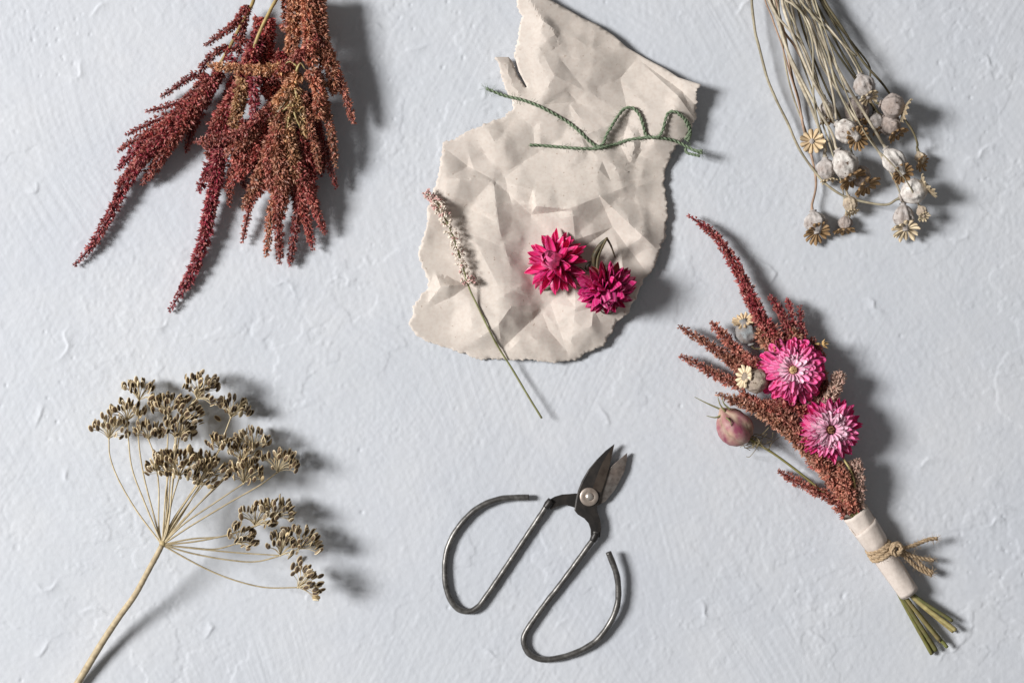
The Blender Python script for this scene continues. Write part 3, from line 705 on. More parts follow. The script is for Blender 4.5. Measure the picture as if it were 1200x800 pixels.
def petal_at(parent, base, radial, axis, elev, me, L, W, roll=0.0, name='petal'):
    d = unit(math.cos(elev) * radial + math.sin(elev) * axis); nrm = unit(-math.sin(elev) * radial + math.cos(elev) * axis)
    x = np.cross(d, nrm)
    if roll: x, nrm = x * math.cos(roll) + nrm * math.sin(roll), -x * math.sin(roll) + nrm * math.cos(roll)
    po = world_of(parent); loc = (np.asarray(base) - po) * U
    m = Matrix(((x[0] * W * U, d[0] * L * U, nrm[0] * L * U, loc[0]), (x[1] * W * U, d[1] * L * U, nrm[1] * L * U, loc[1]), (x[2] * W * U, d[2] * L * U, nrm[2] * L * U, loc[2]), (0, 0, 0, 1)))
    o = bpy.data.objects.new(name, me); col.objects.link(o); o.parent = parent; o.matrix_local = m
    return o

def rosette(parent, c, axis, rings, seed):
    """rings: (count, base radius, rise of base, length, width, elevation in degrees, mesh key)"""
    r = random.Random(seed); a, n, b = frame(axis)
    for (k, rb, hb, L, W, el, key) in rings:
        off = r.uniform(0, 6.28)
        for i in range(k):
            an = off + 2 * math.pi * (i + r.uniform(-.22, .22)) / k
            rad = math.cos(an) * n + math.sin(an) * b
            petal_at(parent, c + rad * rb + a * (hb + r.uniform(-.8, .8)), rad, a, math.radians(el + r.gauss(0, 6.5)), PM[key], L * r.uniform(0.84, 1.06), W * r.uniform(0.9, 1.25), r.gauss(0, .24),
                     'bract' if key == 'bract' else 'petal')

def loose_flower(label, c, axis, rings, seed, stems, leaves=()):
    t = thing('strawflower', label, 'dried flower', P(c[0], c[1], 0), 'loose strawflowers on the paper')
    cc = P(*c); a = unit(axis)
    mb = MB(); mb.lathe(cc - a * 7, a, [(0, 2.5), (2, 6), (5, 9), (8, 8), (11, 4), (12, 1)], 14, lin(150, 92, 70)); mb.build('flower_base', M['disc'], t)
    rosette(t, cc, a, rings, seed)
    for s in stems: stem_part(t, s[0], s[1], s[2], s[3])
    for lf in leaves:
        p = spline(zpath(lf[0]), 2.5); mb = MB(); f = np.linspace(0, 1, len(p)); mb.tube(p, 0.5 + lf[1] * np.sin(np.pi * np.clip(f * 0.9 + 0.08, 0, 1)) ** 0.8, 5, lf[2]); mb.build('leaf', M['stem'], t)
    return t
h1, h2 = pz(648, 306), pz(710, 338)
loose_flower('wide open crimson strawflower on the torn paper, the left one of the loose pair', (653, 309, h1 + 20), D(-0.45, -0.20, 0.87),
             [(9, 7, -4, 24, 9, -18, 'bract'), (14, 6, -1, 34, 8.5, -4, 'crimson_out'), (15, 6, 1, 35, 8.5, 7, 'crimson_out'), (13, 5.5, 3, 33, 8.8, 18, 'crimson'), (10, 5, 5, 30, 9.5, 31, 'crimson'), (6, 4, 6, 24, 14, 58, 'crimson_bud'), (5, 2.5, 8, 21, 13, 74, 'crimson_bud')], 11,
             [([(655, 308, h1 + 12), (668, 318, h1 + 7), (676, 330, h1 + 4), (680, 336, h1 + 3)], 1.5, 1.0, lin(96, 80, 60))],
             [([(668, 330, h1 + 5), (650, 336, h1 + 4), (635, 340, h1 + 2)], 1.8, lin(70, 72, 52)), ([(668, 318, h1 + 6), (680, 316, h1 + 8), (688, 326, h1 + 3)], 2.2, lin(96, 84, 60))])
loose_flower('half closed purple strawflower on the torn paper, facing down beside a dark bent stem', (710, 336, h2 + 18), D(0.10, 0.68, 0.66),
             [(12, 8, -6, 25, 9, -8, 'bract'), (16, 6, -2, 30, 6.4, 0, 'purple_out'), (17, 6, 1, 31, 6.4, 11, 'purple_out'), (15, 5, 3, 29, 6.8, 23, 'purple'), (11, 4.5, 5, 26, 7.2, 38, 'purple'), (7, 3.5, 6, 23, 11, 60, 'purple_bud'), (5, 2, 8, 19, 10, 76, 'purple_bud')], 23,
             [([(706, 324, h2 + 12), (700, 314, h2 + 10), (702, 298, h2 + 14), (711, 279, h2 + 24)], 2.0, 1.5, lin(84, 78, 54)), ([(711, 279, h2 + 24), (716, 288, h2 + 14), (721, 302, h2 + 5)], 1.4, 0.8, lin(66, 56, 44))],
             [([(697, 316, h2 + 9), (696, 302, h2 + 12), (703, 288, h2 + 18), (711, 279, h2 + 23)], 2.8, lin(58, 56, 40)), ([(694, 318, h2 + 8), (688, 314, h2 + 9), (692, 306, h2 + 11)], 2.8, lin(46, 42, 34)),
              ([(700, 360, h2 + 4), (708, 367, h2 + 2), (718, 366, h2 + 1), (726, 356, h2 + 2)], 0.5, lin(70, 62, 48))])

# ------------------------------------------------------------------ scissors
def build_scissors():
    t = thing('scissors', 'black forged garden scissors with wide open wire loop handles on the table', 'scissors', P(680, 640, 0))
    Z = lambda x, y: (500 + x / 4, 500 + y / 4)
    def loft(rows, ztop, th, name, mats, black_from=0):
        V = []; F = []; G = []
        for (L, Mi, R, cut) in rows:
            L, Mi, R = Z(*L), Z(*Mi), Z(*R); lo = ztop - th
            V += [P(*L, lo), P(*L, ztop - 0.5), P(L[0] * .88 + Mi[0] * .12, L[1] * .88 + Mi[1] * .12, ztop), P(*Mi, ztop + 0.1), P(*R, ztop - cut), P(*R, lo)]
        n = len(rows); k = 6
        for i in range(n - 1):
            for j in range(k):
                j2 = (j + 1) % k; f = (i * k + j, (i + 1) * k + j, (i + 1) * k + j2, i * k + j2)
                (G if ((j == 3 and rows[i + 1][3] > 0.9) or (black_from and i >= black_from)) else F).append(f)
        F.append(tuple(range(k))); F.append(tuple((n - 1) * k + j for j in range(k - 1, -1, -1)))
        mb = MB(); mb.add(V, F); 
        if G: mb.add(np.array(V), G, mi=1)
        return mb.build(name, mats, t, smooth=False)
    A = [((880, 80), (880, 81), (880, 82), 1.5), ((838, 112), (857, 113), (873, 115), 1.5), ((795, 155), (826, 163), (861, 168), 1.6), ((757, 200), (805, 210), (849, 213), 1.6), ((728, 250), (788, 260), (834, 262), 1.6),
         ((708, 300), (772, 302), (819, 305), 1.2), ((698, 345), (752, 345), (806, 345), .6), ((692, 390), (742, 384), (798, 382), .5), ((708, 410), (748, 400), (801, 402), .5), ((738, 428), (772, 416), (809, 420), .5), ((758, 450), (786, 441), (815, 442), .5),
         ((768, 478), (792, 476), (818, 476), .5), ((769, 514), (790, 515), (812, 517), .5)]
    B = [((940, 121), (940, 122), (940, 123), .5), ((908, 148), (924, 152), (938, 158), .6), ((864, 186), (898, 196), (928, 205), .6), ((830, 232), (868, 240), (906, 250), .6), ((802, 282), (842, 288), (882, 295), .6), ((768, 326), (806, 336), (840, 347), .6),
         ((735, 322), (750, 350), (770, 385), .5), ((700, 311), (708, 345), (718, 386), .5), ((665, 314), (672, 343), (682, 374), .5), ((635, 316), (640, 340), (646, 363), .5), ((600, 326), (606, 348), (613, 371), .5), ((563, 347), (571, 366), (581, 388), .5)]
    loft(B, 6.6, 3.4, 'blade', [M['rust'], M['blade']], 6)
    loft(A, 10.4, 3.4, 'blade', [M['blade'], M['bevel']])
    nk = MB(); p = spline([P(*Z(740, 316), 7.2), P(*Z(700, 330), 7.2), P(*Z(665, 328), 7.0), P(*Z(632, 330), 6.8), P(*Z(600, 342), 6.4), P(*Z(568, 368), 5.6)], 1.5)
    pc = MB(); cx, cy = Z(761, 327)
    pc.lathe(P(cx, cy, 10.3), (0, 0, 1), [(0, 10.9), (1.0, 10.9), (1.5, 10.3), (1.5, 6.0), (1.2, 5.2)], 30); w_ = pc.build('pivot_washer', M['washer'], t)
    rv = MB(); rv.lathe(P(cx + .4, cy - .2, 11.4), (0, 0, 1), [(0, 4.6), (.8, 4.6), (1.6, 4.0), (2.2, 2.6), (2.5, 0.8)], 20); rv.build('rivet', M['rivet'], w_)
    H1 = [(645.5, 586.5, 6.4), (641, 592, 5.8), (636, 600, 5.2), (620, 624, 4.4), (600, 654, 4.0), (582, 681, 3.9), (567, 702.5, 3.9), (560, 711, 3.9), (550, 716, 3.9), (537, 713, 3.9), (528, 702, 4.0), (522.5, 685, 4.0), (521.5, 662, 4.2), (524.5, 643, 4.4), (533, 624, 4.8), (548, 605, 5.2), (565, 592, 5.6), (588, 584, 6.0), (620, 582.3, 6.4)]
    H2 = [(698.5, 622, 9.0), (696.5, 630, 8.4), (690, 639, 7.8), (672, 664, 6.0), (655, 687, 4.6), (640, 706, 4.0), (618.7, 736, 3.9), (613.9, 747.5, 3.9), (615.2, 757.5, 3.9), (621.5, 766.5, 3.9), (635, 772, 4.0), (655, 770.5, 4.2), (680, 762, 4.8), (700, 749, 5.8), (714.5, 730, 7.2), (722.3, 712.5, 8.8), (724.7, 695, 10.2), (722.5, 672.5, 12.0), (713, 646.5, 14.0)]
    for h in (H1, H2):
        p = spline([P(*q) for q in h], 2.0); mb = MB()
        mb.tube(p, np.array([3.6 + 0.12 * math.sin(i * .7) + random.uniform(-.07, .07) for i in range(len(p))]), 14)
        mb.build('handle', M['steel'], t)
    for (a, b) in (((646, 585.5, 6.6), (639.5, 594.5, 5.8)), ((699, 624, 9.0), (694.5, 633.5, 8.2))):
        p = spline([P(*a), P(*b)], 1.5); mb = MB(); mb.tube(p, np.array([4.0 + 0.5 * math.sin(math.pi * i / (len(p) - 1)) for i in range(len(p))]), 12, jitter=0.05); mb.build('collar', M['blade'], t)
build_scissors()

# ------------------------------------------------------------------ poppies
def pod_geometry(c, axis, r, lf, tint, seed):
    r *= 1.07; lf *= 1.10; rr = random.Random(seed); ribs = rr.choice([8, 9, 10, 11]); ph = rr.uniform(0, 6.28)
    T = [(-1.0, .20), (-.97, .34), (-.90, .36), (-.86, .26), (-.80, .34), (-.68, .55), (-.5, .78), (-.28, .94), (-.02, 1.0), (.24, .95), (.46, .82), (.64, .62), (.78, .44), (.88, .34), (.96, .33), (1.0, .32)]
    H = []; n = 44
    for (h0, q0), (h1_, q1) in zip(T, T[1:]):
        k = 3 if 4 <= T.index((h0, q0)) < 13 else 1
        H += [(h0 + (h1_ - h0) * i / k, q0 + (q1 - q0) * i / k) for i in range(k)]
    H.append(T[-1]); a, nx, b = frame(axis); V = []; C = []; sq = rr.uniform(.84, 1.0); o1, o2 = rr.uniform(0, 50), rr.uniform(0, 50)
    shx, shy = rr.uniform(-.10, .10), rr.uniform(-.10, .10)
    for h, q in H:
        m = max(0.0, 1 - abs(h) ** 3); tw_ = ph + h * 0.25
        for k in range(n):
            an = 2 * math.pi * k / n; x, y = math.cos(an), math.sin(an)
            f1 = float(fbm(x * 1.6 + o1, y * 1.6 + h * 1.9 + o2, seed, 3)); f2 = float(fbm(x * 4.5 + o2, y * 4.5 + h * 4.5 + o1, seed + 9, 3))
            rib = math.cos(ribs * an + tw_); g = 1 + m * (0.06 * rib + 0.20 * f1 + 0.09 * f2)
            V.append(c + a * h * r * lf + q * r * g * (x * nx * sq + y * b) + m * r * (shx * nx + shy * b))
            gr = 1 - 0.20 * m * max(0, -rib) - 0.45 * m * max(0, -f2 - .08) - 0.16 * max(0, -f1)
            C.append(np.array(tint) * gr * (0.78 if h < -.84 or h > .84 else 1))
    F = []
    for i in range(len(H) - 1):
        for k in range(n):
            k2 = (k + 1) % n; F.append((i * n + k, i * n + k2, (i + 1) * n + k2, (i + 1) * n + k))
    F.append(tuple(range(n - 1, -1, -1))); F.append(tuple((len(H) - 1) * n + k for k in range(n)))
    mb = MB(); mb.add(V, F, np.array(C)); return mb

def crown_geometry(c, axis, R, n, colr, seed, cupf=0.22):
    rr = random.Random(seed); a, nx, b = frame(axis); mb = MB(); ph = rr.uniform(0, 6.28)
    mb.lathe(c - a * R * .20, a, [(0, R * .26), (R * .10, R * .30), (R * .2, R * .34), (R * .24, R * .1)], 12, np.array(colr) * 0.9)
    for k in range(n):
        an = ph + 2 * math.pi * (k + rr.uniform(-.08, .08)) / n; rd = math.cos(an) * nx + math.sin(an) * b; sd = -math.sin(an) * nx + math.cos(an) * b
        Lk = R * rr.uniform(0.90, 1.06); V = []; C = []; cu = cupf * rr.uniform(.5, 1.5)
        rows = [(.06, .014), (.3, .07), (.55, .125), (.78, .165), (.93, .15), (1.0, .07)]; cu += rr.uniform(-.12, .08); an += rr.uniform(-.04, .04)
        for f, wv in rows:
            hw = wv * R * (14.2 / n); z = R * (cu * f * f + 0.03); base = c + rd * f * Lk + a * z
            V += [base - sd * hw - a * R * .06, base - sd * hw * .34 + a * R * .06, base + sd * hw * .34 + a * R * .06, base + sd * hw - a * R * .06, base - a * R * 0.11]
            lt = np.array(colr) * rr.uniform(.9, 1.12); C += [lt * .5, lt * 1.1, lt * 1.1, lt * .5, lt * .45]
        F = []
        for i in range(len(rows) - 1):
            for j in range(5):
                j2 = (j + 1) % 5; F.append((i * 5 + j, i * 5 + j2, (i + 1) * 5 + j2, (i + 1) * 5 + j))
        F.append((0, 4, 3, 2, 1)); m = (len(rows) - 1) * 5; F.append((m, m + 1, m + 2, m + 3, m + 4))
        mb.add(V, F, np.array(C))
    return mb

GREY, WHITE, DUSK, TANP = lin(200, 194, 190), lin(226, 221, 215), lin(172, 161, 155), lin(204, 188, 164)
C_TAN, C_BRN, C_PALE = lin(216, 192, 156), lin(164, 134, 98), lin(224, 206, 174)
ST = {'o': lin(158, 150, 128), 'p': lin(186, 176, 156), 'r': lin(166, 138, 118), 'd': lin(104, 98, 74)}

def poppy(label, c, r, lf, axis, R, cn, ccol, tint, stem, sr=1.6, sc_='o', seed=0, parent=None, group='dried poppy heads of the bunch', stemname='stem'):
    a = unit(axis); cc = P(*c)
    if parent is None:
        t = thing('dried_poppy', label, 'dried poppy', P(c[0], c[1], 0), group); root = t
    else: root = parent
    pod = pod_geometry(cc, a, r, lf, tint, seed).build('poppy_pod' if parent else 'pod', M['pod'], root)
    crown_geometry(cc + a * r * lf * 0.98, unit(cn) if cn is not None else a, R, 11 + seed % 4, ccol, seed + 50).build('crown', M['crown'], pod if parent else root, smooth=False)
    if stem:
        base = cc - a * r * lf * .98
        stem = [(918 + (stem[0][0] - 918) * 0.6, -90, 22 + (stem[0][2] - 22) * 0.7)] + list(stem) if (parent is None) else stem
        pts = [P(*q) for q in stem] + [base - a * 7, base]
        p = spline(pts, 3.0); mb = MB(); f = np.linspace(0, 1, len(p)); co = np.array(ST[sc_])
        wob = 0.35 * np.sin(np.arange(len(p)) * 0.23 + seed)
        p[1:-3, 0] += wob[1:-3]
        cv = np.array([co * (0.92 + 0.22 * math.sin(i * .31 + seed) + random.uniform(-.12, .12)) for i in range(len(p))])
        rad = 0.86 * sr * (1.12 - 0.22 * f + 0.05 * np.sin(np.arange(len(p)) * .6)); rad[-2:] = sr * 1.1
        mb.tube(p, rad, 9, cv); mb.build(stemname, M['stem'], root)
    return root
PO = [
 ('whitish grey poppy head topmost in the bunch with a pale frilled cap', (1013, 101, 40), 12.5, 1.05, D(.35, .9, .1), 12, D(.3, .8, .5), C_PALE, GREY, [(941, -14, 36), (951, 13, 38), (971, 32, 40), (989, 54, 42), (999, 71, 42)], 1.3, 'p'),
 ('round brownish grey poppy head at the right edge of the bunch, cap turned right', (1046, 125, 34), 13.5, 1.0, D(.95, .25, .1), 14, D(.88, .36, .1), C_PALE, DUSK, [(955, -14, 14), (985, 40, 20), (1010, 85, 24), (1024, 114, 30)], 1.7, 'd'),
 ('small pale poppy head half under the stems at the upper left of the heads', (968, 130, 22), 10, 1.1, D(.1, 1, 0), 9, D(.1, .9, .4), C_BRN, WHITE, [(925, -14, 24), (935, 40, 26), (951, 85, 26), (962, 112, 24)], 1.7, 'p'),
 ('chalky white spotted poppy head near the middle with a brown star cap facing up', (993, 154, 36), 15, 1.0, D(.62, .55, .5), 15.5, D(.36, .22, .85), C_BRN, WHITE, [(915, -14, 34), (925, 30, 40), (948, 85, 42), (969, 124, 40)], 2.1, 'p'),
 ('poppy head seen end on, only its pale tan star cap showing at the left', (951, 166.5, 17), 9, .9, D(-.1, .02, 1), 14.5, D(-.06, .02, 1), C_TAN, GREY, [(912, -14, 14), (918, 60, 12), (930, 115, 9), (945, 155, 5)], 1.3, 'o'),
 ('shaded poppy head below the round brownish one with its dark cap edge on', (1043, 147, 19), 12, 1.0, D(.62, .7, .1), 14, D(.44, .80, .34), C_BRN, DUSK, [(950, -14, 20), (975, 40, 20), (1006, 95, 18), (1029, 132, 18)], 1.6, 'd'),
 ('large white poppy head low in the middle with a brown cap tilted edge on', (990, 193, 30), 15, 1.15, D(.42, .88, .1), 17, D(.46, .72, .44), C_BRN, WHITE, [(905, -14, 30), (920, 50, 32), (945, 105, 34), (973, 152, 34)], 2.0, 'p'),
 ('grey poppy head at the lower left of the crowd on the thickest straight stem', (969.5, 198, 16), 12, 1.0, D(.18, 1, 0), 11, D(.2, .95, .12), C_PALE, GREY, [(898, -14, 26), (912, 25, 27), (930, 80, 27), (951, 126, 24), (966, 170, 19)], 2.5, 'p'),
 ('shaded poppy head with a dark brown cap low beside the large white one', (1008, 206, 15), 13, 1.0, D(.5, .8, .1), 17, D(.46, .74, .42), C_BRN, DUSK, [(930, -14, 18), (950, 60, 18), (985, 140, 16), (999, 182, 16)], 1.5, 'd'),
 ('long whitish poppy head at the right with a ragged brown cap', (1048, 189, 30), 13, 1.25, D(.5, .82, .1), 14.5, D(.34, .56, .70), C_BRN, WHITE, [(945, -14, 30), (960, 40, 34), (990, 95, 36), (1017, 140, 36), (1031, 162, 34)], 2.2, 'p'),
 ('tiny poppy head with a brown curled cap on the rightmost bowed dark stem', (1078, 185, 16), 6.5, 1.0, D(.2, .95, .2), 11, D(.62, .35, .62), C_BRN, TANP, [(960, -14, 22), (985, 30, 24), (1010, 70, 24), (1036, 101, 24), (1058, 136, 26), (1070, 154, 26), (1075, 168, 22)], 1.7, 'd'),
 ('grey poppy head hanging lowest at the left end with a brown star cap', (955, 260, 13), 12, 1.0, D(.16, .95, .1), 16, D(.18, .62, .70), C_BRN, GREY, [(908, -14, 12), (920, 45, 10), (929, 92, 10), (935, 115, 9), (942, 151, 7), (950, 178, 9), (956, 215, 10)], 1.8, 'r'),
 ('smallest round grey poppy head beside the lowest left one, cap seen edge on', (990, 261, 10), 7.8, 1.0, D(-.1, 1, 0), 13, D(.04, .96, .18), C_BRN, DUSK, [(935, -14, 22), (948, 50, 22), (962, 110, 24), (973, 160, 24), (985, 205, 18), (990, 238, 12)], 1.0, 'o'),
 ('withered tan poppy bud below the heads where the long bowed stem crosses', (996, 239, 17), 8, 1.15, D(.25, 1, .1), 8.5, D(.25, .9, .4), C_PALE, TANP, [(920, -14, 20), (936, 60, 22), (956, 120, 24), (972, 170, 26), (983, 203, 24), (989, 220, 20)], 1.3, 'o'),
 ('white poppy head at the end of the long bowed outer stem, cap turned right', (1071, 226, 30), 14.5, 1.05, D(.9, -.35, .1), 16, D(.80, -.58, .16), C_PALE, WHITE, [(881, -14, 18), (884.5, 32, 18), (889.5, 55, 17), (897.6, 88, 15), (908, 113, 14), (922, 142, 12), (935, 172, 11), (952, 197, 11), (967, 215, 14), (987, 229, 18), (1010, 236, 21), (1038, 240, 24)], 1.8, 'o'),
 ('oval grey white poppy head hanging lowest at the right with a pale cap', (1060, 254, 19), 11.5, 1.22, D(.1, 1, .05), 17, D(.08, .78, .58), C_PALE, GREY, [(938, -14, 26), (955, 50, 28), (990, 120, 28), (1025, 170, 28), (1046, 207, 26), (1053, 222, 24)], 1.7, 'p'),
 ('tiny tan poppy bud on a thread thin stem at the lower right', (1080, 248, 26), 6.6, 1.0, D(.25, .8, .4), 7.5, D(.2, .6, .75), C_PALE, TANP, [(952, -14, 40), (975, 60, 44), (1000, 130, 46), (1022, 168, 48), (1040, 187, 50), (1062, 212, 48), (1074, 234, 36)], 1.0, 'o'),
 ('dusky poppy head mostly hidden under the stems above the spotted white one', (1003, 130, 15), 14, 1.0, D(.2, 1, 0), 12, D(.2, .9, .3), C_BRN, DUSK, [(943, -14, 16), (962, 50, 16), (985, 100, 16)], 1.6, 'o'),
 ('pale poppy head sunk in shade behind the topmost one', (1028, 142, 13), 10, 1.05, D(.3, 1, 0), 10, D(.3, .9, .3), C_BRN, GREY, [(948, -14, 16), (968, 40, 14), (1000, 90, 14), (1018, 118, 14)], 1.5, 'd'),
]
for i, q in enumerate(PO): poppy(*q, seed=i)
EXT = [([(900, -14, 32), (908, 14, 34), (920, 30, 36), (942, 56, 37), (958, 100, 36), (972, 140, 30)], 1.7, 'p', 'pale dry stem arching over the left of the poppy stems'),
       ([(922, -14, 38), (942, 20, 42), (952, 50, 44), (953, 80, 44), (954, 120, 38), (962, 160, 28)], 1.5, 'o', 'dry stem hanging straight down across the poppy stems'),
       ([(928, -14, 30), (950, 30, 34), (966, 70, 36), (976, 110, 36), (980, 140, 32)], 1.9, 'p', 'dry stem through the middle of the poppy stems'),
       ([(949, -14, 32), (958, 20, 36), (970, 60, 38), (980, 100, 40), (1000, 142, 40)], 1.8, 'o', 'dry stem ending at the spotted white poppy head'),
       ([(933, -14, 40), (952, 18, 42), (976, 40, 38), (1004, 66, 32)], 1.6, 'o', 'olive dry stem running under the topmost poppy head'),
       ([(910, -14, 34), (930, 6, 36), (946, 20, 38), (953, 36, 38), (962, 74, 34), (985, 112, 26)], 1.6, 'p', 'dry stem bending near the top edge of the poppy bunch'),
       ([(958, -14, 20), (972, 16, 22), (1000, 52, 22), (1018, 76, 20), (1020, 92, 18)], 1.5, 'd', 'dark dry stem at the right of the poppy stems'),
       ([(903, -14, 22), (915, 30, 22), (931, 54, 22), (943, 76, 22), (958, 104, 20), (975, 126, 16)], 1.8, 'r', 'reddish dry stem low in the poppy stems'),
       ([(895, -14, 20), (905, 22, 20), (916, 52, 18), (925, 84, 14), (933, 110, 12), (941, 140, 8)], 1.2, 'r', 'thin reddish dry stem along the left of the thick pale one'),
       ([(916, -14, 26), (932, 30, 26), (948, 70, 26), (962, 106, 24), (976, 130, 20)], 1.5, 'o', 'short dry stem tucked between the poppy stems')]
for i, (pts, r, c, lab) in enumerate(EXT):
    p = spline(zpath([(918 + (pts[0][0] - 918) * 0.6, -90, 22 + (pts[0][2] - 22) * 0.7)] + pts), 3.0); mb = MB(); co = np.array(ST[c])
    mb.tube(p, r * .86 * np.linspace(1.1, .85, len(p)), 9, np.array([co * (0.95 + .16 * math.sin(k * .3 + i) + random.uniform(-.06, .06)) for k in range(len(p))]))
    tag(mb.build('dry_stem', M['stem'], origin=P(pts[2][0], pts[2][1], 0)), lab, 'dry stem', 'bare stems among the poppies')

# ------------------------------------------------------------------ dill seed head
def seed_mesh(name, body, rim, pale):
    mb = MB(); n = 12
    def ring(sx, sy, z, c): 
        return [(sx * math.cos(2 * math.pi * k / n), sy * math.sin(2 * math.pi * k / n), z) for k in range(n)], [c] * n
    rows = [ring(.24, .5, -.06, rim), ring(.30, .53, 0.0, rim), ring(.24, .47, .045, rim), ring(.20, .42, .06, body), ring(.10, .30, .13, body)]
    V = sum((r[0] for r in rows), []); C = sum((r[1] for r in rows), [])
    if pale:
        for k in (3, 9): pass
    F = []
    for i in range(len(rows) - 1):
        for k in range(n): F.append((i * n + k, i * n + (k + 1) % n, (i + 1) * n + (k + 1) % n, (i + 1) * n + k))
    F.append(tuple(range(n - 1, -1, -1))); F.append(tuple((len(rows) - 1) * n + k for k in range(n)))
    mb.add(V, F, np.array(C)); return mb
SB = [seed_mesh('seed', lin(74, 57, 42), lin(192, 172, 134), 0), seed_mesh('seed', lin(90, 70, 51), lin(198, 180, 144), 0), seed_mesh('seed', lin(58, 46, 36), lin(166, 146, 110), 0), seed_mesh('seed', lin(124, 106, 82), lin(222, 208, 178), 1)]
SM = [s.mesh('seed', M['seed'], scale=1.0) for s in SB]
PALE = lin(204, 188, 154)
def build_dill():
    hub = (190, 638, 60)
    t = thing('dill_umbel', 'dried dill seed head with fine spokes and brown seeds at the lower left', 'dried flower', P(150, 710, 0))
    stem_part(t, [(82, 815, 6), (88, 805, 7), (100, 785, 9.5), (120, 752, 17), (140, 722, 27), (158, 697, 38), (174, 668, 50), (185, 648, 57), (190, 638, 60)], 4.3, 3.1, lin(184, 168, 138), 'stem', 10)
    mb = MB(); mb.lathe(P(190, 638, 57), D(.45, -.8, .3), [(0, 3.6), (2.5, 4.4), (4.5, 3.4), (6, 1.5)], 10, lin(190, 172, 128)); mb.build('hub', M['pedicel'], t)
    # base x, y, z, axis dx, dy, dz, reach, seeds, via points of the ray
    UM = [(127.6, 513.7, 28, .28, -1, .25, 27, 22, [(160, 598, 52), (139, 562, 42), (129, 535, 37)]),
          (149, 493, 28, .05, -1, .2, 24, 20, [(168, 585, 54), (154, 545, 44)]), (163, 469, 24, .25, -1, .2, 25, 22, [(182, 610, 56), (168, 555, 46), (162, 510, 38)]),
          (174, 514.5, 36, .1, -1, .25, 21, 17, [(186, 615, 56), (186, 570, 48), (181, 535, 42)]), (197, 486, 36, 0, -1, .3, 24, 24, [(195, 600, 56), (196, 540, 48)]),
          (213, 490, 27, .7, -.7, .2, 24, 22, [(198, 600, 55), (206, 540, 46)]), (231, 467, 42, .55, -.8, .35, 30, 30, [(198, 610, 62), (206, 520, 58), (212, 488, 46)]),
          (270.6, 489, 24, .3, -1, .2, 24, 24, [(215, 600, 54), (250, 540, 36)]), (258, 526, 40, .0, -1, .3, 17, 14, [(210, 600, 56), (240, 555, 48)]),
          (205.6, 513, 42, .45, -1, .35, 25, 26, [(196, 600, 58), (200, 555, 50)]), (210.5, 558, 60, .05, -1, .45, 33, 34, [(196, 615, 64), (202, 585, 64)]),
          (197, 558, 54, -.2, -1, .35, 30, 22, [(192, 610, 62), (194, 580, 60)]), (231, 569, 56, .55, -1, .3, 24, 20, [(200, 615, 62), (216, 590, 60)]),
          (247, 558, 48, .45, -1, .35, 24, 20, [(205, 612, 60), (228, 580, 54)]), (285.6, 566, 46, .12, -1, .35, 27, 26, [(215, 614, 60), (250, 590, 54)]),
          (297, 526, 29, .1, -1, .3, 25, 20, [(222, 602, 56), (262, 560, 48)]), (283, 541, 32, .25, -1, .3, 22, 22, [(215, 608, 58), (252, 572, 50)]),
          (325, 553, 33, .3, -1, .25, 27, 24, [(225, 615, 58), (270, 588, 52), (305, 568, 46)]), (299, 616, 44, .35, -1, .25, 25, 22, [(225, 631, 58), (262, 628, 52)]),
          (322, 608, 40, .35, -1, .25, 25, 26, [(230, 634, 58), (272, 625, 50)]), (278, 636.5, 46, .65, -.8, .3, 22, 20, [(220, 641, 58), (252, 643, 52)]),
          (328.6, 650.5, 42, .35, -1, .3, 26, 22, [(225, 642, 58), (275, 647, 50)]), (350, 643, 40, .55, -.9, .3, 26, 26, [(225, 648, 57), (270, 656, 50), (305, 657, 44)]),
          (349, 688, 46, .8, -.55, .25, 27, 22, [(220, 655, 58), (250, 670, 54), (280, 681, 52), (312, 688, 48)]), (240, 552, 44, -.1, -1, .2, 22, 14, [(202, 610, 60), (222, 580, 52)])]
    rs = np.random.default_rng(77); r = random.Random(77); single = 0
    for (bx, by, bz, dx, dy, dz, R, ns, via) in UM:
        bz *= 0.78; via = [(q[0], q[1], q[2] * (0.97 - 0.17 * (i + 1) / len(via))) for i, q in enumerate(via)]
        base = P(bx, by, bz); a, n, b = frame(D(dx, dy, dz))
        pth = spline([P(*hub)] + [P(*v) for v in via] + [base], 3.0); rm = MB()
        rm.tube(pth, np.linspace(1.05, 0.8, len(pth)), 6, np.array([np.array(PALE) * r.uniform(.72, 1.0) for _ in pth])); rm.build('ray', M['pedicel'], t)
        pm = MB(); ends = []
        for k in range(int(ns * 1.65)):
            ct = 1 - r.random() * 0.56; an = r.uniform(0, 6.28); s_ = math.sqrt(1 - ct * ct)
            d = unit(ct * a + s_ * (math.cos(an) * n * 1.12 + math.sin(an) * b)); L = R * 1.05 * r.uniform(.78, 1.04) * (1.0 - 0.12 * (1 - ct))
            e = base + d * L
            pm.tube(spline([base, base + (d * .55 + a * .12) * L * .8, e - d * 3], 3.5), 0.42, 3, np.array(PALE) * r.uniform(.8, 1.1), cap=False); ends.append((e, d))
        pm.lathe(base - a * 1.2, a, [(0, .8), (1.2, 1.5), (2.4, .9)], 6, PALE)
        um = pm.build('umbellet', M['pedicel'], t)
        jm = MB(); alone = single < 300
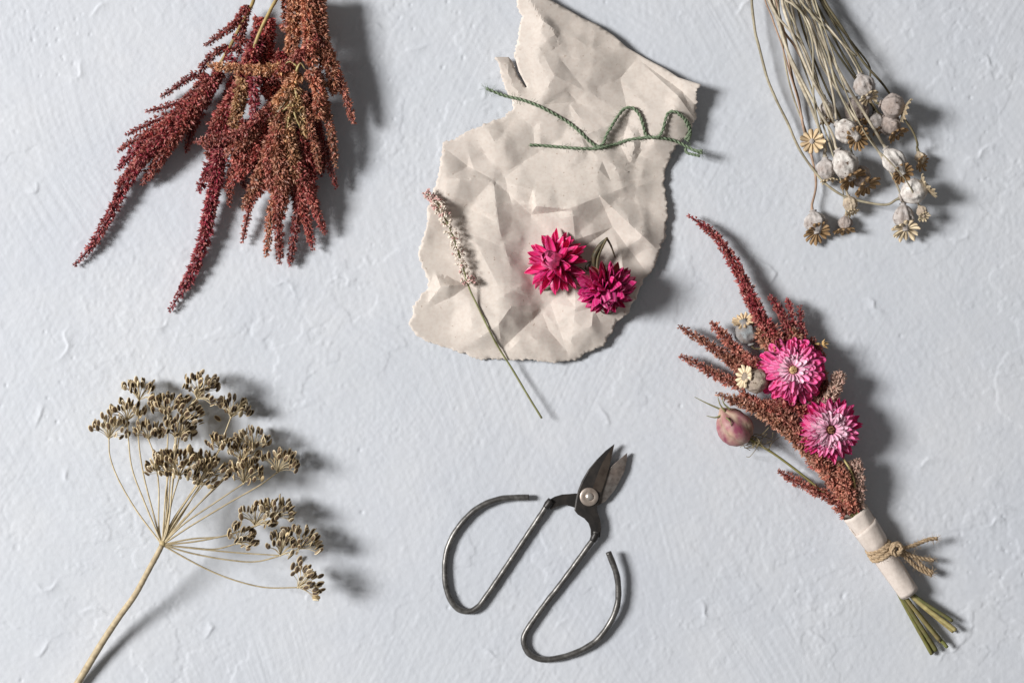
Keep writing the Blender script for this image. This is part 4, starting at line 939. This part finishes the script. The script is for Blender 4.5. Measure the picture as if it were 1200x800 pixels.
        for e, d in ends:
            y = unit(a * 0.75 + d * 0.6 + rs.normal(size=3) * 0.20); ref = unit(np.array([0, 0, .8]) + rs.normal(size=3) * 0.55); x = unit(np.cross(y, ref)); z = np.cross(x, y)
            sz = r.uniform(7.6, 10.0); wd = sz * r.uniform(.8, 1.1); kind = r.choices([0, 1, 2, 3], [4, 4, 3, 1.6])[0]
            if alone and single < 300:
                loc = (e - world_of(um)) * U
                m = Matrix(((x[0] * wd * U, y[0] * sz * U, z[0] * sz * U, loc[0]), (x[1] * wd * U, y[1] * sz * U, z[1] * sz * U, loc[1]), (x[2] * wd * U, y[2] * sz * U, z[2] * sz * U, loc[2]), (0, 0, 0, 1)))
                o = bpy.data.objects.new('seed', SM[kind]); col.objects.link(o); o.parent = um; o.matrix_local = m; single += 1
            else:
                v = np.array(SB[kind].v[0]); V = e + np.outer(v[:, 0] * wd, x) + np.outer(v[:, 1] * sz, y) + np.outer(v[:, 2] * sz, z)
                jm.add(V, [f for f, _ in SB[kind].f], SB[kind].c[0] * r.uniform(.8, 1.2))
        if jm.n: o = jm.build('seeds', M['seed'], um); o['kind'] = 'stuff'
build_dill()
def fallen(x, y, z, ang, lab, kind=0):
    o = bpy.data.objects.new('dill_seed', SM[kind]); col.objects.link(o); o.location = [float(q) * U for q in P(x, y, z)]
    o.rotation_euler = (random.uniform(-.3, .3), random.uniform(-.3, .3), ang); o.scale = (9 * U, 10 * U, 9 * U)
    tag(o, lab, 'seed', 'seeds fallen from the dill')
fallen(351, 655, 3.0, -.5, 'dark dill seed fallen between the two lower right seed clusters, upper one', 0)
fallen(343, 663, 3.0, -.3, 'dark dill seed fallen between the two lower right seed clusters, lower one', 1)
fallen(255, 490, 3.0, .9, 'lone dill seed lying under the top right seed clusters', 1)
fallen(333, 619, 3.0, 1.5, 'dill seed lying flat right of the spokes between two right seed clusters', 1)

# ------------------------------------------------------------------ tied bouquet: everything in it moves together
bq = thing('bouquet', 'small tied bouquet of pink strawflowers, amaranth and poppy heads in a paper wrap', 'bouquet', P(1000, 600, 0))
BS = [([(915, 408, 30), (898, 384, 30), (884, 358, 27), (873, 334, 24), (862, 312, 22), (845, 284, 20), (825, 265, 18), (806, 252, 15)], 10, 4.2, 'bred'), ([(928, 396, 30), (915, 366, 26), (901, 346, 22)], 6.5, 4.2, 'bred'),
      ([(932, 394, 28), (928, 368, 24), (922, 349, 20)], 5, 3.8, 'bred'), ([(942, 402, 28), (939, 380, 24), (937, 358, 20)], 5.5, 3.8, 'bred'), ([(876, 436, 28), (842, 412, 24), (816, 395, 20), (794, 381, 15)], 8, 4, 'bouq'),
      ([(888, 440, 28), (862, 410, 24), (846, 391, 22), (833, 377, 18)], 8, 5.5, 'bouq'), ([(876, 452, 26), (845, 442, 22), (820, 428, 18), (795, 416, 14)], 7.5, 4.2, 'bouq'),
      ([(978, 562, 30), (946, 526, 34), (918, 500, 34), (890, 482, 32), (864, 470, 28), (839, 461, 22)], 11, 5, 'bouq'), ([(988, 574, 28), (957, 530, 36), (930, 500, 36), (905, 468, 34)], 12, 9, 'bouq'),
      ([(992, 602, 20), (975, 584, 20), (955, 575, 18), (931, 563, 14), (911, 551, 10)], 7.5, 4.4, 'rust'), ([(998, 600, 26), (992, 570, 30), (978, 540, 32)], 8.5, 8, 'bouq'), ([(1000, 596, 24), (1000, 566, 28), (1000, 538, 26)], 6, 5.5, 'pale'),
      ([(968, 476, 34), (978, 456, 38), (984, 434, 38)], 9, 6.5, 'pale'), ([(955, 500, 24), (930, 440, 24), (905, 405, 24)], 12, 10, 'bouq'), ([(916, 424, 32), (902, 404, 32), (886, 386, 26)], 10, 7, 'bouq'), ([(922, 410, 30), (912, 396, 32), (902, 384, 30)], 9, 7, 'rust'),
      ([(935, 412, 28), (932, 400, 30), (926, 386, 28)], 9, 7, 'bouq'), ([(910, 480, 30), (888, 474, 30), (866, 460, 24)], 9, 6, 'bouq'), ([(964, 420, 24), (958, 408, 24), (950, 396, 22)], 6, 4, 'bouq'),
      ([(990, 590, 22), (970, 555, 24), (945, 540, 22)], 8, 6, 'bouq'), ([(1002, 600, 28), (996, 584, 32), (988, 560, 36)], 7, 6, 'rust'), ([(880, 444, 26), (868, 432, 24), (852, 420, 22)], 8, 6, 'bouq'), ([(962, 470, 30), (950, 470, 32), (940, 478, 30)], 6, 5, 'pale'),
      ([(1002, 580, 30), (1002, 556, 32), (994, 540, 32)], 6, 5, 'pale'), ([(980, 520, 24), (966, 470, 24), (958, 430, 22)], 10, 8, 'bouq'),
      ([(1000, 596, 34), (993, 570, 42), (984, 546, 44)], 7, 6, 'bouq'), ([(1006, 594, 30), (1007, 562, 36), (1004, 536, 34)], 6.5, 5.5, 'pale'), ([(990, 582, 30), (972, 556, 40), (952, 534, 42)], 8, 6.5, 'bouq'),
      ([(944, 484, 34), (926, 474, 38), (906, 472, 36)], 8, 6, 'rust'), ([(896, 446, 30), (884, 428, 32), (872, 414, 28)], 8, 6, 'bouq'), ([(976, 462, 36), (982, 448, 40), (990, 440, 38)], 6, 5, 'pale')]
for i, (pts, a, b, pal) in enumerate(BS): spike_part(bq, pts, a, b, pal, 500 + i)

def bouquet_flower(c, axis, rings, seed, dcol, up=0):
    cc = P(*c); a = unit(axis); mb = MB()
    mb.lathe(cc - a * 9, a, [(0, 3), (3, 9), (7, 12), (10, 10), (12, 6), (12 + up, 3.9), (13 + up, 2.6), (12.6 + up, .6)], 16, dcol)
    rs = np.random.default_rng(seed)
    n = 70; q = rs.uniform(0, 6.28, n); rr = 3.4 * np.sqrt(rs.random(n)); t_, nx, b = frame(a)
    pts = cc + a * (3.5 + up) + np.outer(rr * np.cos(q), nx) + np.outer(rr * np.sin(q), b); dr = a + rs.normal(size=(n, 3)) * .3; dr /= np.linalg.norm(dr, axis=1, keepdims=True)
    col_ = np.tile(np.array(dcol), (n, 1)) * rs.uniform(.7, 1.2, (n, 1)); bracts(mb, pts, dr, np.full(n, 3.2), np.full(n, .7), col_, col_ * 1.1, rs)
    f = mb.build('strawflower', M['disc'], bq, origin=cc); rosette(f, cc, a, rings, seed); return f
bouquet_flower((929, 434, 42), D(-.10, -.08, 1), [(20, 9, -7, 31, 10.5, -12, 'outer'), (22, 9, -4, 32, 9.5, -5, 'outer'), (23, 9, -1, 30.5, 9, 1, 'mid'), (23, 8.5, 1.5, 28, 8.5, 6, 'mid'), (22, 8, 4, 24.5, 8, 10, 'mid'), (21, 7.4, 6, 21, 7.4, 14, 'inner'), (19, 6.6, 7.5, 17, 6.8, 19, 'inner'), (17, 5.8, 9, 13, 6, 24, 'inner_pale'), (14, 5, 10, 9, 5, 30, 'inner_pale')], 41, lin(222, 192, 146), 8)
bouquet_flower((972, 503, 44), D(.02, .0, 1), [(18, 9, -7, 30, 10.5, -10, 'outer_pointed'), (20, 9, -4, 31, 9.5, -4, 'outer_pointed'), (22, 9, -1, 29.5, 9, 2, 'outer_pointed'), (22, 8.5, 1.5, 27, 8.2, 7, 'mid_pale'), (21, 8, 4, 24, 7.8, 11, 'mid_pale'), (20, 7.4, 6, 20.5, 7.2, 16, 'mid_pale'), (18, 6.8, 7.5, 17, 6.6, 21, 'inner_pale'), (16, 6, 9, 13, 5.8, 27, 'inner_pale'), (13, 5.4, 10, 9.5, 5, 34, 'inner_pale')], 43, lin(150, 110, 80), 6)

poppy('', (876, 389, 18), 13.5, 1.0, D(-.35, -.9, .1), 14, D(-.30, -.75, .5), C_TAN, lin(146, 150, 152), [(925, 440, 20), (900, 412, 16)], 1.4, 'd', 31, parent=bq, stemname='poppy_stem')
poppy('', (886, 445, 37), 14, 1.0, D(-.86, -.25, .25), 14, D(-.80, -.25, .50), C_PALE, lin(178, 164, 146), [(930, 470, 30), (905, 452, 34)], 1.5, 'p', 33, parent=bq, stemname='poppy_stem')

def nigella():
    c = P(860, 499, 26); a = D(-.55, -.72, .2); mb = MB(); t_, n, b = frame(a)
    T = [(-1.0, .10), (-.94, .36), (-.8, .62), (-.55, .88), (-.25, 1.0), (.05, 1.0), (.35, .88), (.6, .68), (.8, .42), (.95, .22), (1.08, .08)]
    sides = 60; V = []; C = []
    pk, cr = np.array(lin(140, 72, 92)), np.array(lin(188, 162, 136))
    for i, (h, r) in enumerate(T):
        for k in range(sides):
            an = 2 * math.pi * k / sides; f = (an * 5 / (2 * math.pi) + 0.35 * h + .3) % 1.0; bulge = math.sin(math.pi * min(1, f * 1.1)) ** .6
            g = 0.84 + 0.20 * bulge * (1 - .5 * f) - 0.05 * f
            V.append(c + a * h * 25 + r * 21.5 * g * (math.cos(an) * n + math.sin(an) * b))
            m = np.clip(1.5 - 2.6 * abs(f - .52) + 0.8 * float(fbm(an * 3.2, h * 3.4, 4, 3)), 0, 1) * np.clip(1.25 - abs(h + .05) * .75, 0, 1)
            st_ = float(noise2(an * 7, h * 1.4 + 9, 8))
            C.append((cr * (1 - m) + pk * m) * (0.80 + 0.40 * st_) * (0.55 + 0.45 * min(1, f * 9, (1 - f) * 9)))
    F = []
    for i in range(len(T) - 1):
        for k in range(sides):
            k2 = (k + 1) % sides; F.append((i * sides + k, i * sides + k2, (i + 1) * sides + k2, (i + 1) * sides + k))
    F.append(tuple(range(sides - 1, -1, -1))); F.append(tuple((len(T) - 1) * sides + k for k in range(sides)))
    mb.add(V, F, np.array(C)); pod = mb.build('nigella_pod', M['nigella'], bq)
    GR = lin(120, 118, 76)
    for e in ([(846, 486, 34), (838, 489, 34), (828, 487, 32)], [(850, 482, 36), (844, 474, 38), (841, 464, 38)], [(856, 480, 38), (848, 472, 38), (847, 463, 36)], [(851, 489, 44), (856, 494, 47), (857, 499, 46)], [(846, 480, 28), (828, 472, 26), (814, 465, 22)]):
        p = spline(zpath(e), 1.5); m2 = MB(); m2.tube(p, np.linspace(1.3, .35, len(p)), 5, np.array(GR) * random.uniform(.7, 1.1)); m2.build('style', M['stem'], pod)
    r = random.Random(9); fm = MB()
    for k in range(20):
        an = r.uniform(-.6, 2.6); s = P(880 + r.uniform(-4, 4), 514 + r.uniform(-4, 4), 22)
        ex, ey = 872 + 34 * math.cos(an) * r.uniform(.4, 1), 514 + 22 * math.sin(an) * r.uniform(.2, 1)
        m_ = P((880 + ex) / 2 + r.uniform(-9, 9), (514 + ey) / 2 + r.uniform(-6, 10), 26 + r.uniform(-10, 8))
        fm.tube(spline([s, m_, P(ex, ey, 18 + r.uniform(-10, 16)), P(ex + r.uniform(-9, 9), ey + r.uniform(-8, 6), 16 + r.uniform(-8, 12))], 2.0), 0.42, 4, np.array(lin(132, 120, 88)) * r.uniform(.7, 1.15))
    o = fm.build('thread_bracts', M['stem'], bq); o['kind'] = 'stuff'
    stem_part(bq, [(878, 514, 24), (890, 521, 23), (912, 535, 20), (945, 560, 18), (985, 594, 18), (1000, 606, 18)], 1.4, 1.5, lin(128, 124, 74), 'stem')
nigella()

# calyx star at the right of the upper flower
mb = MB(); rs = np.random.default_rng(3); n = 9; dr = np.tile(D(.5, -.2, .8), (n, 1)) + rs.normal(size=(n, 3)) * .7; dr /= np.linalg.norm(dr, axis=1, keepdims=True)
cc_ = np.tile(np.array(lin(196, 164, 112)), (n, 1)); bracts(mb, np.tile(P(963, 403, 34), (n, 1)), dr, np.full(n, 9.0), np.full(n, 1.6), cc_ * .8, cc_ * 1.1, rs); mb.build('dry_calyx', M['crown'], bq, smooth=False)

# stems through the wrap
SH = [((958, 540, 34), (985, 582, 28), (1092, 766, 6), 2.3, lin(112, 112, 62)), ((975, 545, 36), (992, 584, 32), (1097, 762, 9), 2.6, lin(96, 96, 56)), ((985, 548, 38), (998, 588, 34), (1101, 750, 13), 2.4, lin(124, 116, 74)),
      ((990, 552, 36), (1003, 588, 32), (1110, 758, 10), 2.2, lin(120, 126, 70)), ((996, 556, 34), (1006, 588, 28), (1103, 752, 7), 2.0, lin(150, 136, 84)), ((1000, 552, 32), (1008, 588, 26), (1120, 738, 11), 2.6, lin(176, 164, 112)),
      ((1000, 556, 30), (1010, 590, 24), (1116, 727, 12), 2.1, lin(104, 108, 66)), ((970, 552, 30), (988, 586, 24), (1094, 764, 4), 2.0, lin(90, 88, 54)), ((1002, 560, 24), (1011, 592, 20), (1117, 740, 5), 1.9, lin(160, 146, 96))]
for a_, b_, e_, r_, c_ in SH:
    k = (0.30 + 0.06 * random.random())
    w0 = np.array(b_, float) * 0.62 + np.array((1000, 604, 22)) * 0.38; w1 = np.array((1060, 697, 14.0)) + (np.array(e_) - np.array((1105, 750, 9.0))) * 0.28
    stem_part(bq, [a_, b_, tuple(w0 * .5 + np.array((1003, 603, 22)) * .5), (1030 + random.uniform(-3, 3), 650 + random.uniform(-2, 2), 17 + random.uniform(-3, 3)), tuple(w1), e_], r_ * .9, r_, c_)
for e_ in ((1000, 560, 40), (984, 548, 38)): stem_part(bq, [(e_[0] - 12, e_[1] - 24, 36), e_, (1004, 596, 31), (1012, 616, 26)], 1.2, 1.5, lin(186, 172, 116))

def wrap():
    a0, a1 = P(1001.5, 600, 19.5), P(1066, 695.5, 13.5); ax = unit(a1 - a0); Lw = np.linalg.norm(a1 - a0); t_, n, b = frame(ax)
    # n points across (in the table plane), b out of the table
    def sleeve(r0, r1, top, bottom, name, turn, rise):
        sides, rows = 56, 26; V = []; F = []
        for i in range(rows):
            f = i / (rows - 1)
            for k in range(sides + 1):
                s = k / sides; an = turn + s * 2 * math.pi * 1.0
                lo = top + rise * s + 0.9 * float(fbm(an * 3 + turn, .5, 21, 3)); x = lo + (bottom - lo) * f
                rr = (r0 + (r1 - r0) * x / Lw) * (1 + 0.02 * math.sin(3 * an + x * .05) + 0.012 * math.sin(7 * an - x * .11)) + 0.7 * s + 0.75 * float(fbm(an * 1.6 + turn, x / 26, 33, 3)) * (1 if 0.02 < s < .98 else 0.4)
                sq = 1 - 0.30 * math.exp(-((x - Lw * .46) / 5.0) ** 2)
                V.append(a0 + ax * x + rr * sq * (math.cos(an) * n + math.sin(an) * b))
        for i in range(rows - 1):
            for k in range(sides):
                q = i * (sides + 1) + k; F.append((q, q + 1, q + sides + 2, q + sides + 1))
        mb = MB(); mb.add(V, F); o = mb.build(name, M['wrap'], bq); so = o.modifiers.new('thickness', 'SOLIDIFY'); so.thickness = 0.7 * U; so.offset = 0; return o
    sleeve(15.3, 10.2, 0, Lw, 'paper_wrap', 0.3, 0)
    sleeve(16.2, 11.0, 12, Lw - 1.5, 'paper_wrap', 2.9, 10)
    # jute windings and knot
    c0 = a0 + ax * Lw * .46; jm = MB()
    for k, off in enumerate((-4.4, -1.2, 2.0, 4.8)):
        tl = [0.10, -.05, .12, 0.0][k]
        ring = [c0 + ax * (off + 5.5 * tl * math.cos(q) * 3 + 1.6 * math.sin(q)) + (13.2 + (0.6 if k % 2 else 0)) * (math.cos(q) * n + math.sin(q) * b) for q in np.linspace(0, 2 * math.pi, 22)]
        twisted(jm, ring, 2.2, 17.0, 3)
    hairs(jm, ring, 2.4, 50, 4)
    K = P(1051, 643, 30)
    for k in range(4):
        q0 = random.uniform(0, 6); rr = 4.2 + k * .7; u = unit(np.array([math.cos(k * 1.1), math.sin(k * 1.1), .5])); v = unit(np.cross(u, [0.3, .2, 1.0]))
        twisted(jm, [K + rr * (math.cos(q0 + q) * u * 1.25 + math.sin(q0 + q) * v) for q in np.linspace(0, 5.2, 12)], 2.3, 17.0, 3)
    o = jm.build('jute_tie', M['jute'], bq)
    for e in ([(1052, 643, 29), (1063, 641, 26), (1075, 637, 22), (1087, 632, 20), (1098, 630.5, 18)], [(1054, 645, 28), (1066, 650, 22), (1080, 654, 18), (1094, 656, 15)], [(1053, 646, 28), (1063, 654, 20), (1075, 665, 14), (1092, 674, 12)], [(1056, 645, 26), (1070, 652, 18), (1082, 664, 14), (1093, 670, 13)]):
        em = MB(); twisted(em, zpath(e), 2.0, 18.0, 3); pe = zpath(e); hairs(em, [pe[-2] * .15 + pe[-1] * .85, pe[-1], pe[-1] * 2 - (pe[-2] * .08 + pe[-1] * .92)], 1.2, 12, 5.0); hairs(em, pe, 2, 40, 5); em.build('twine_end', M['jute'], o)
wrap()
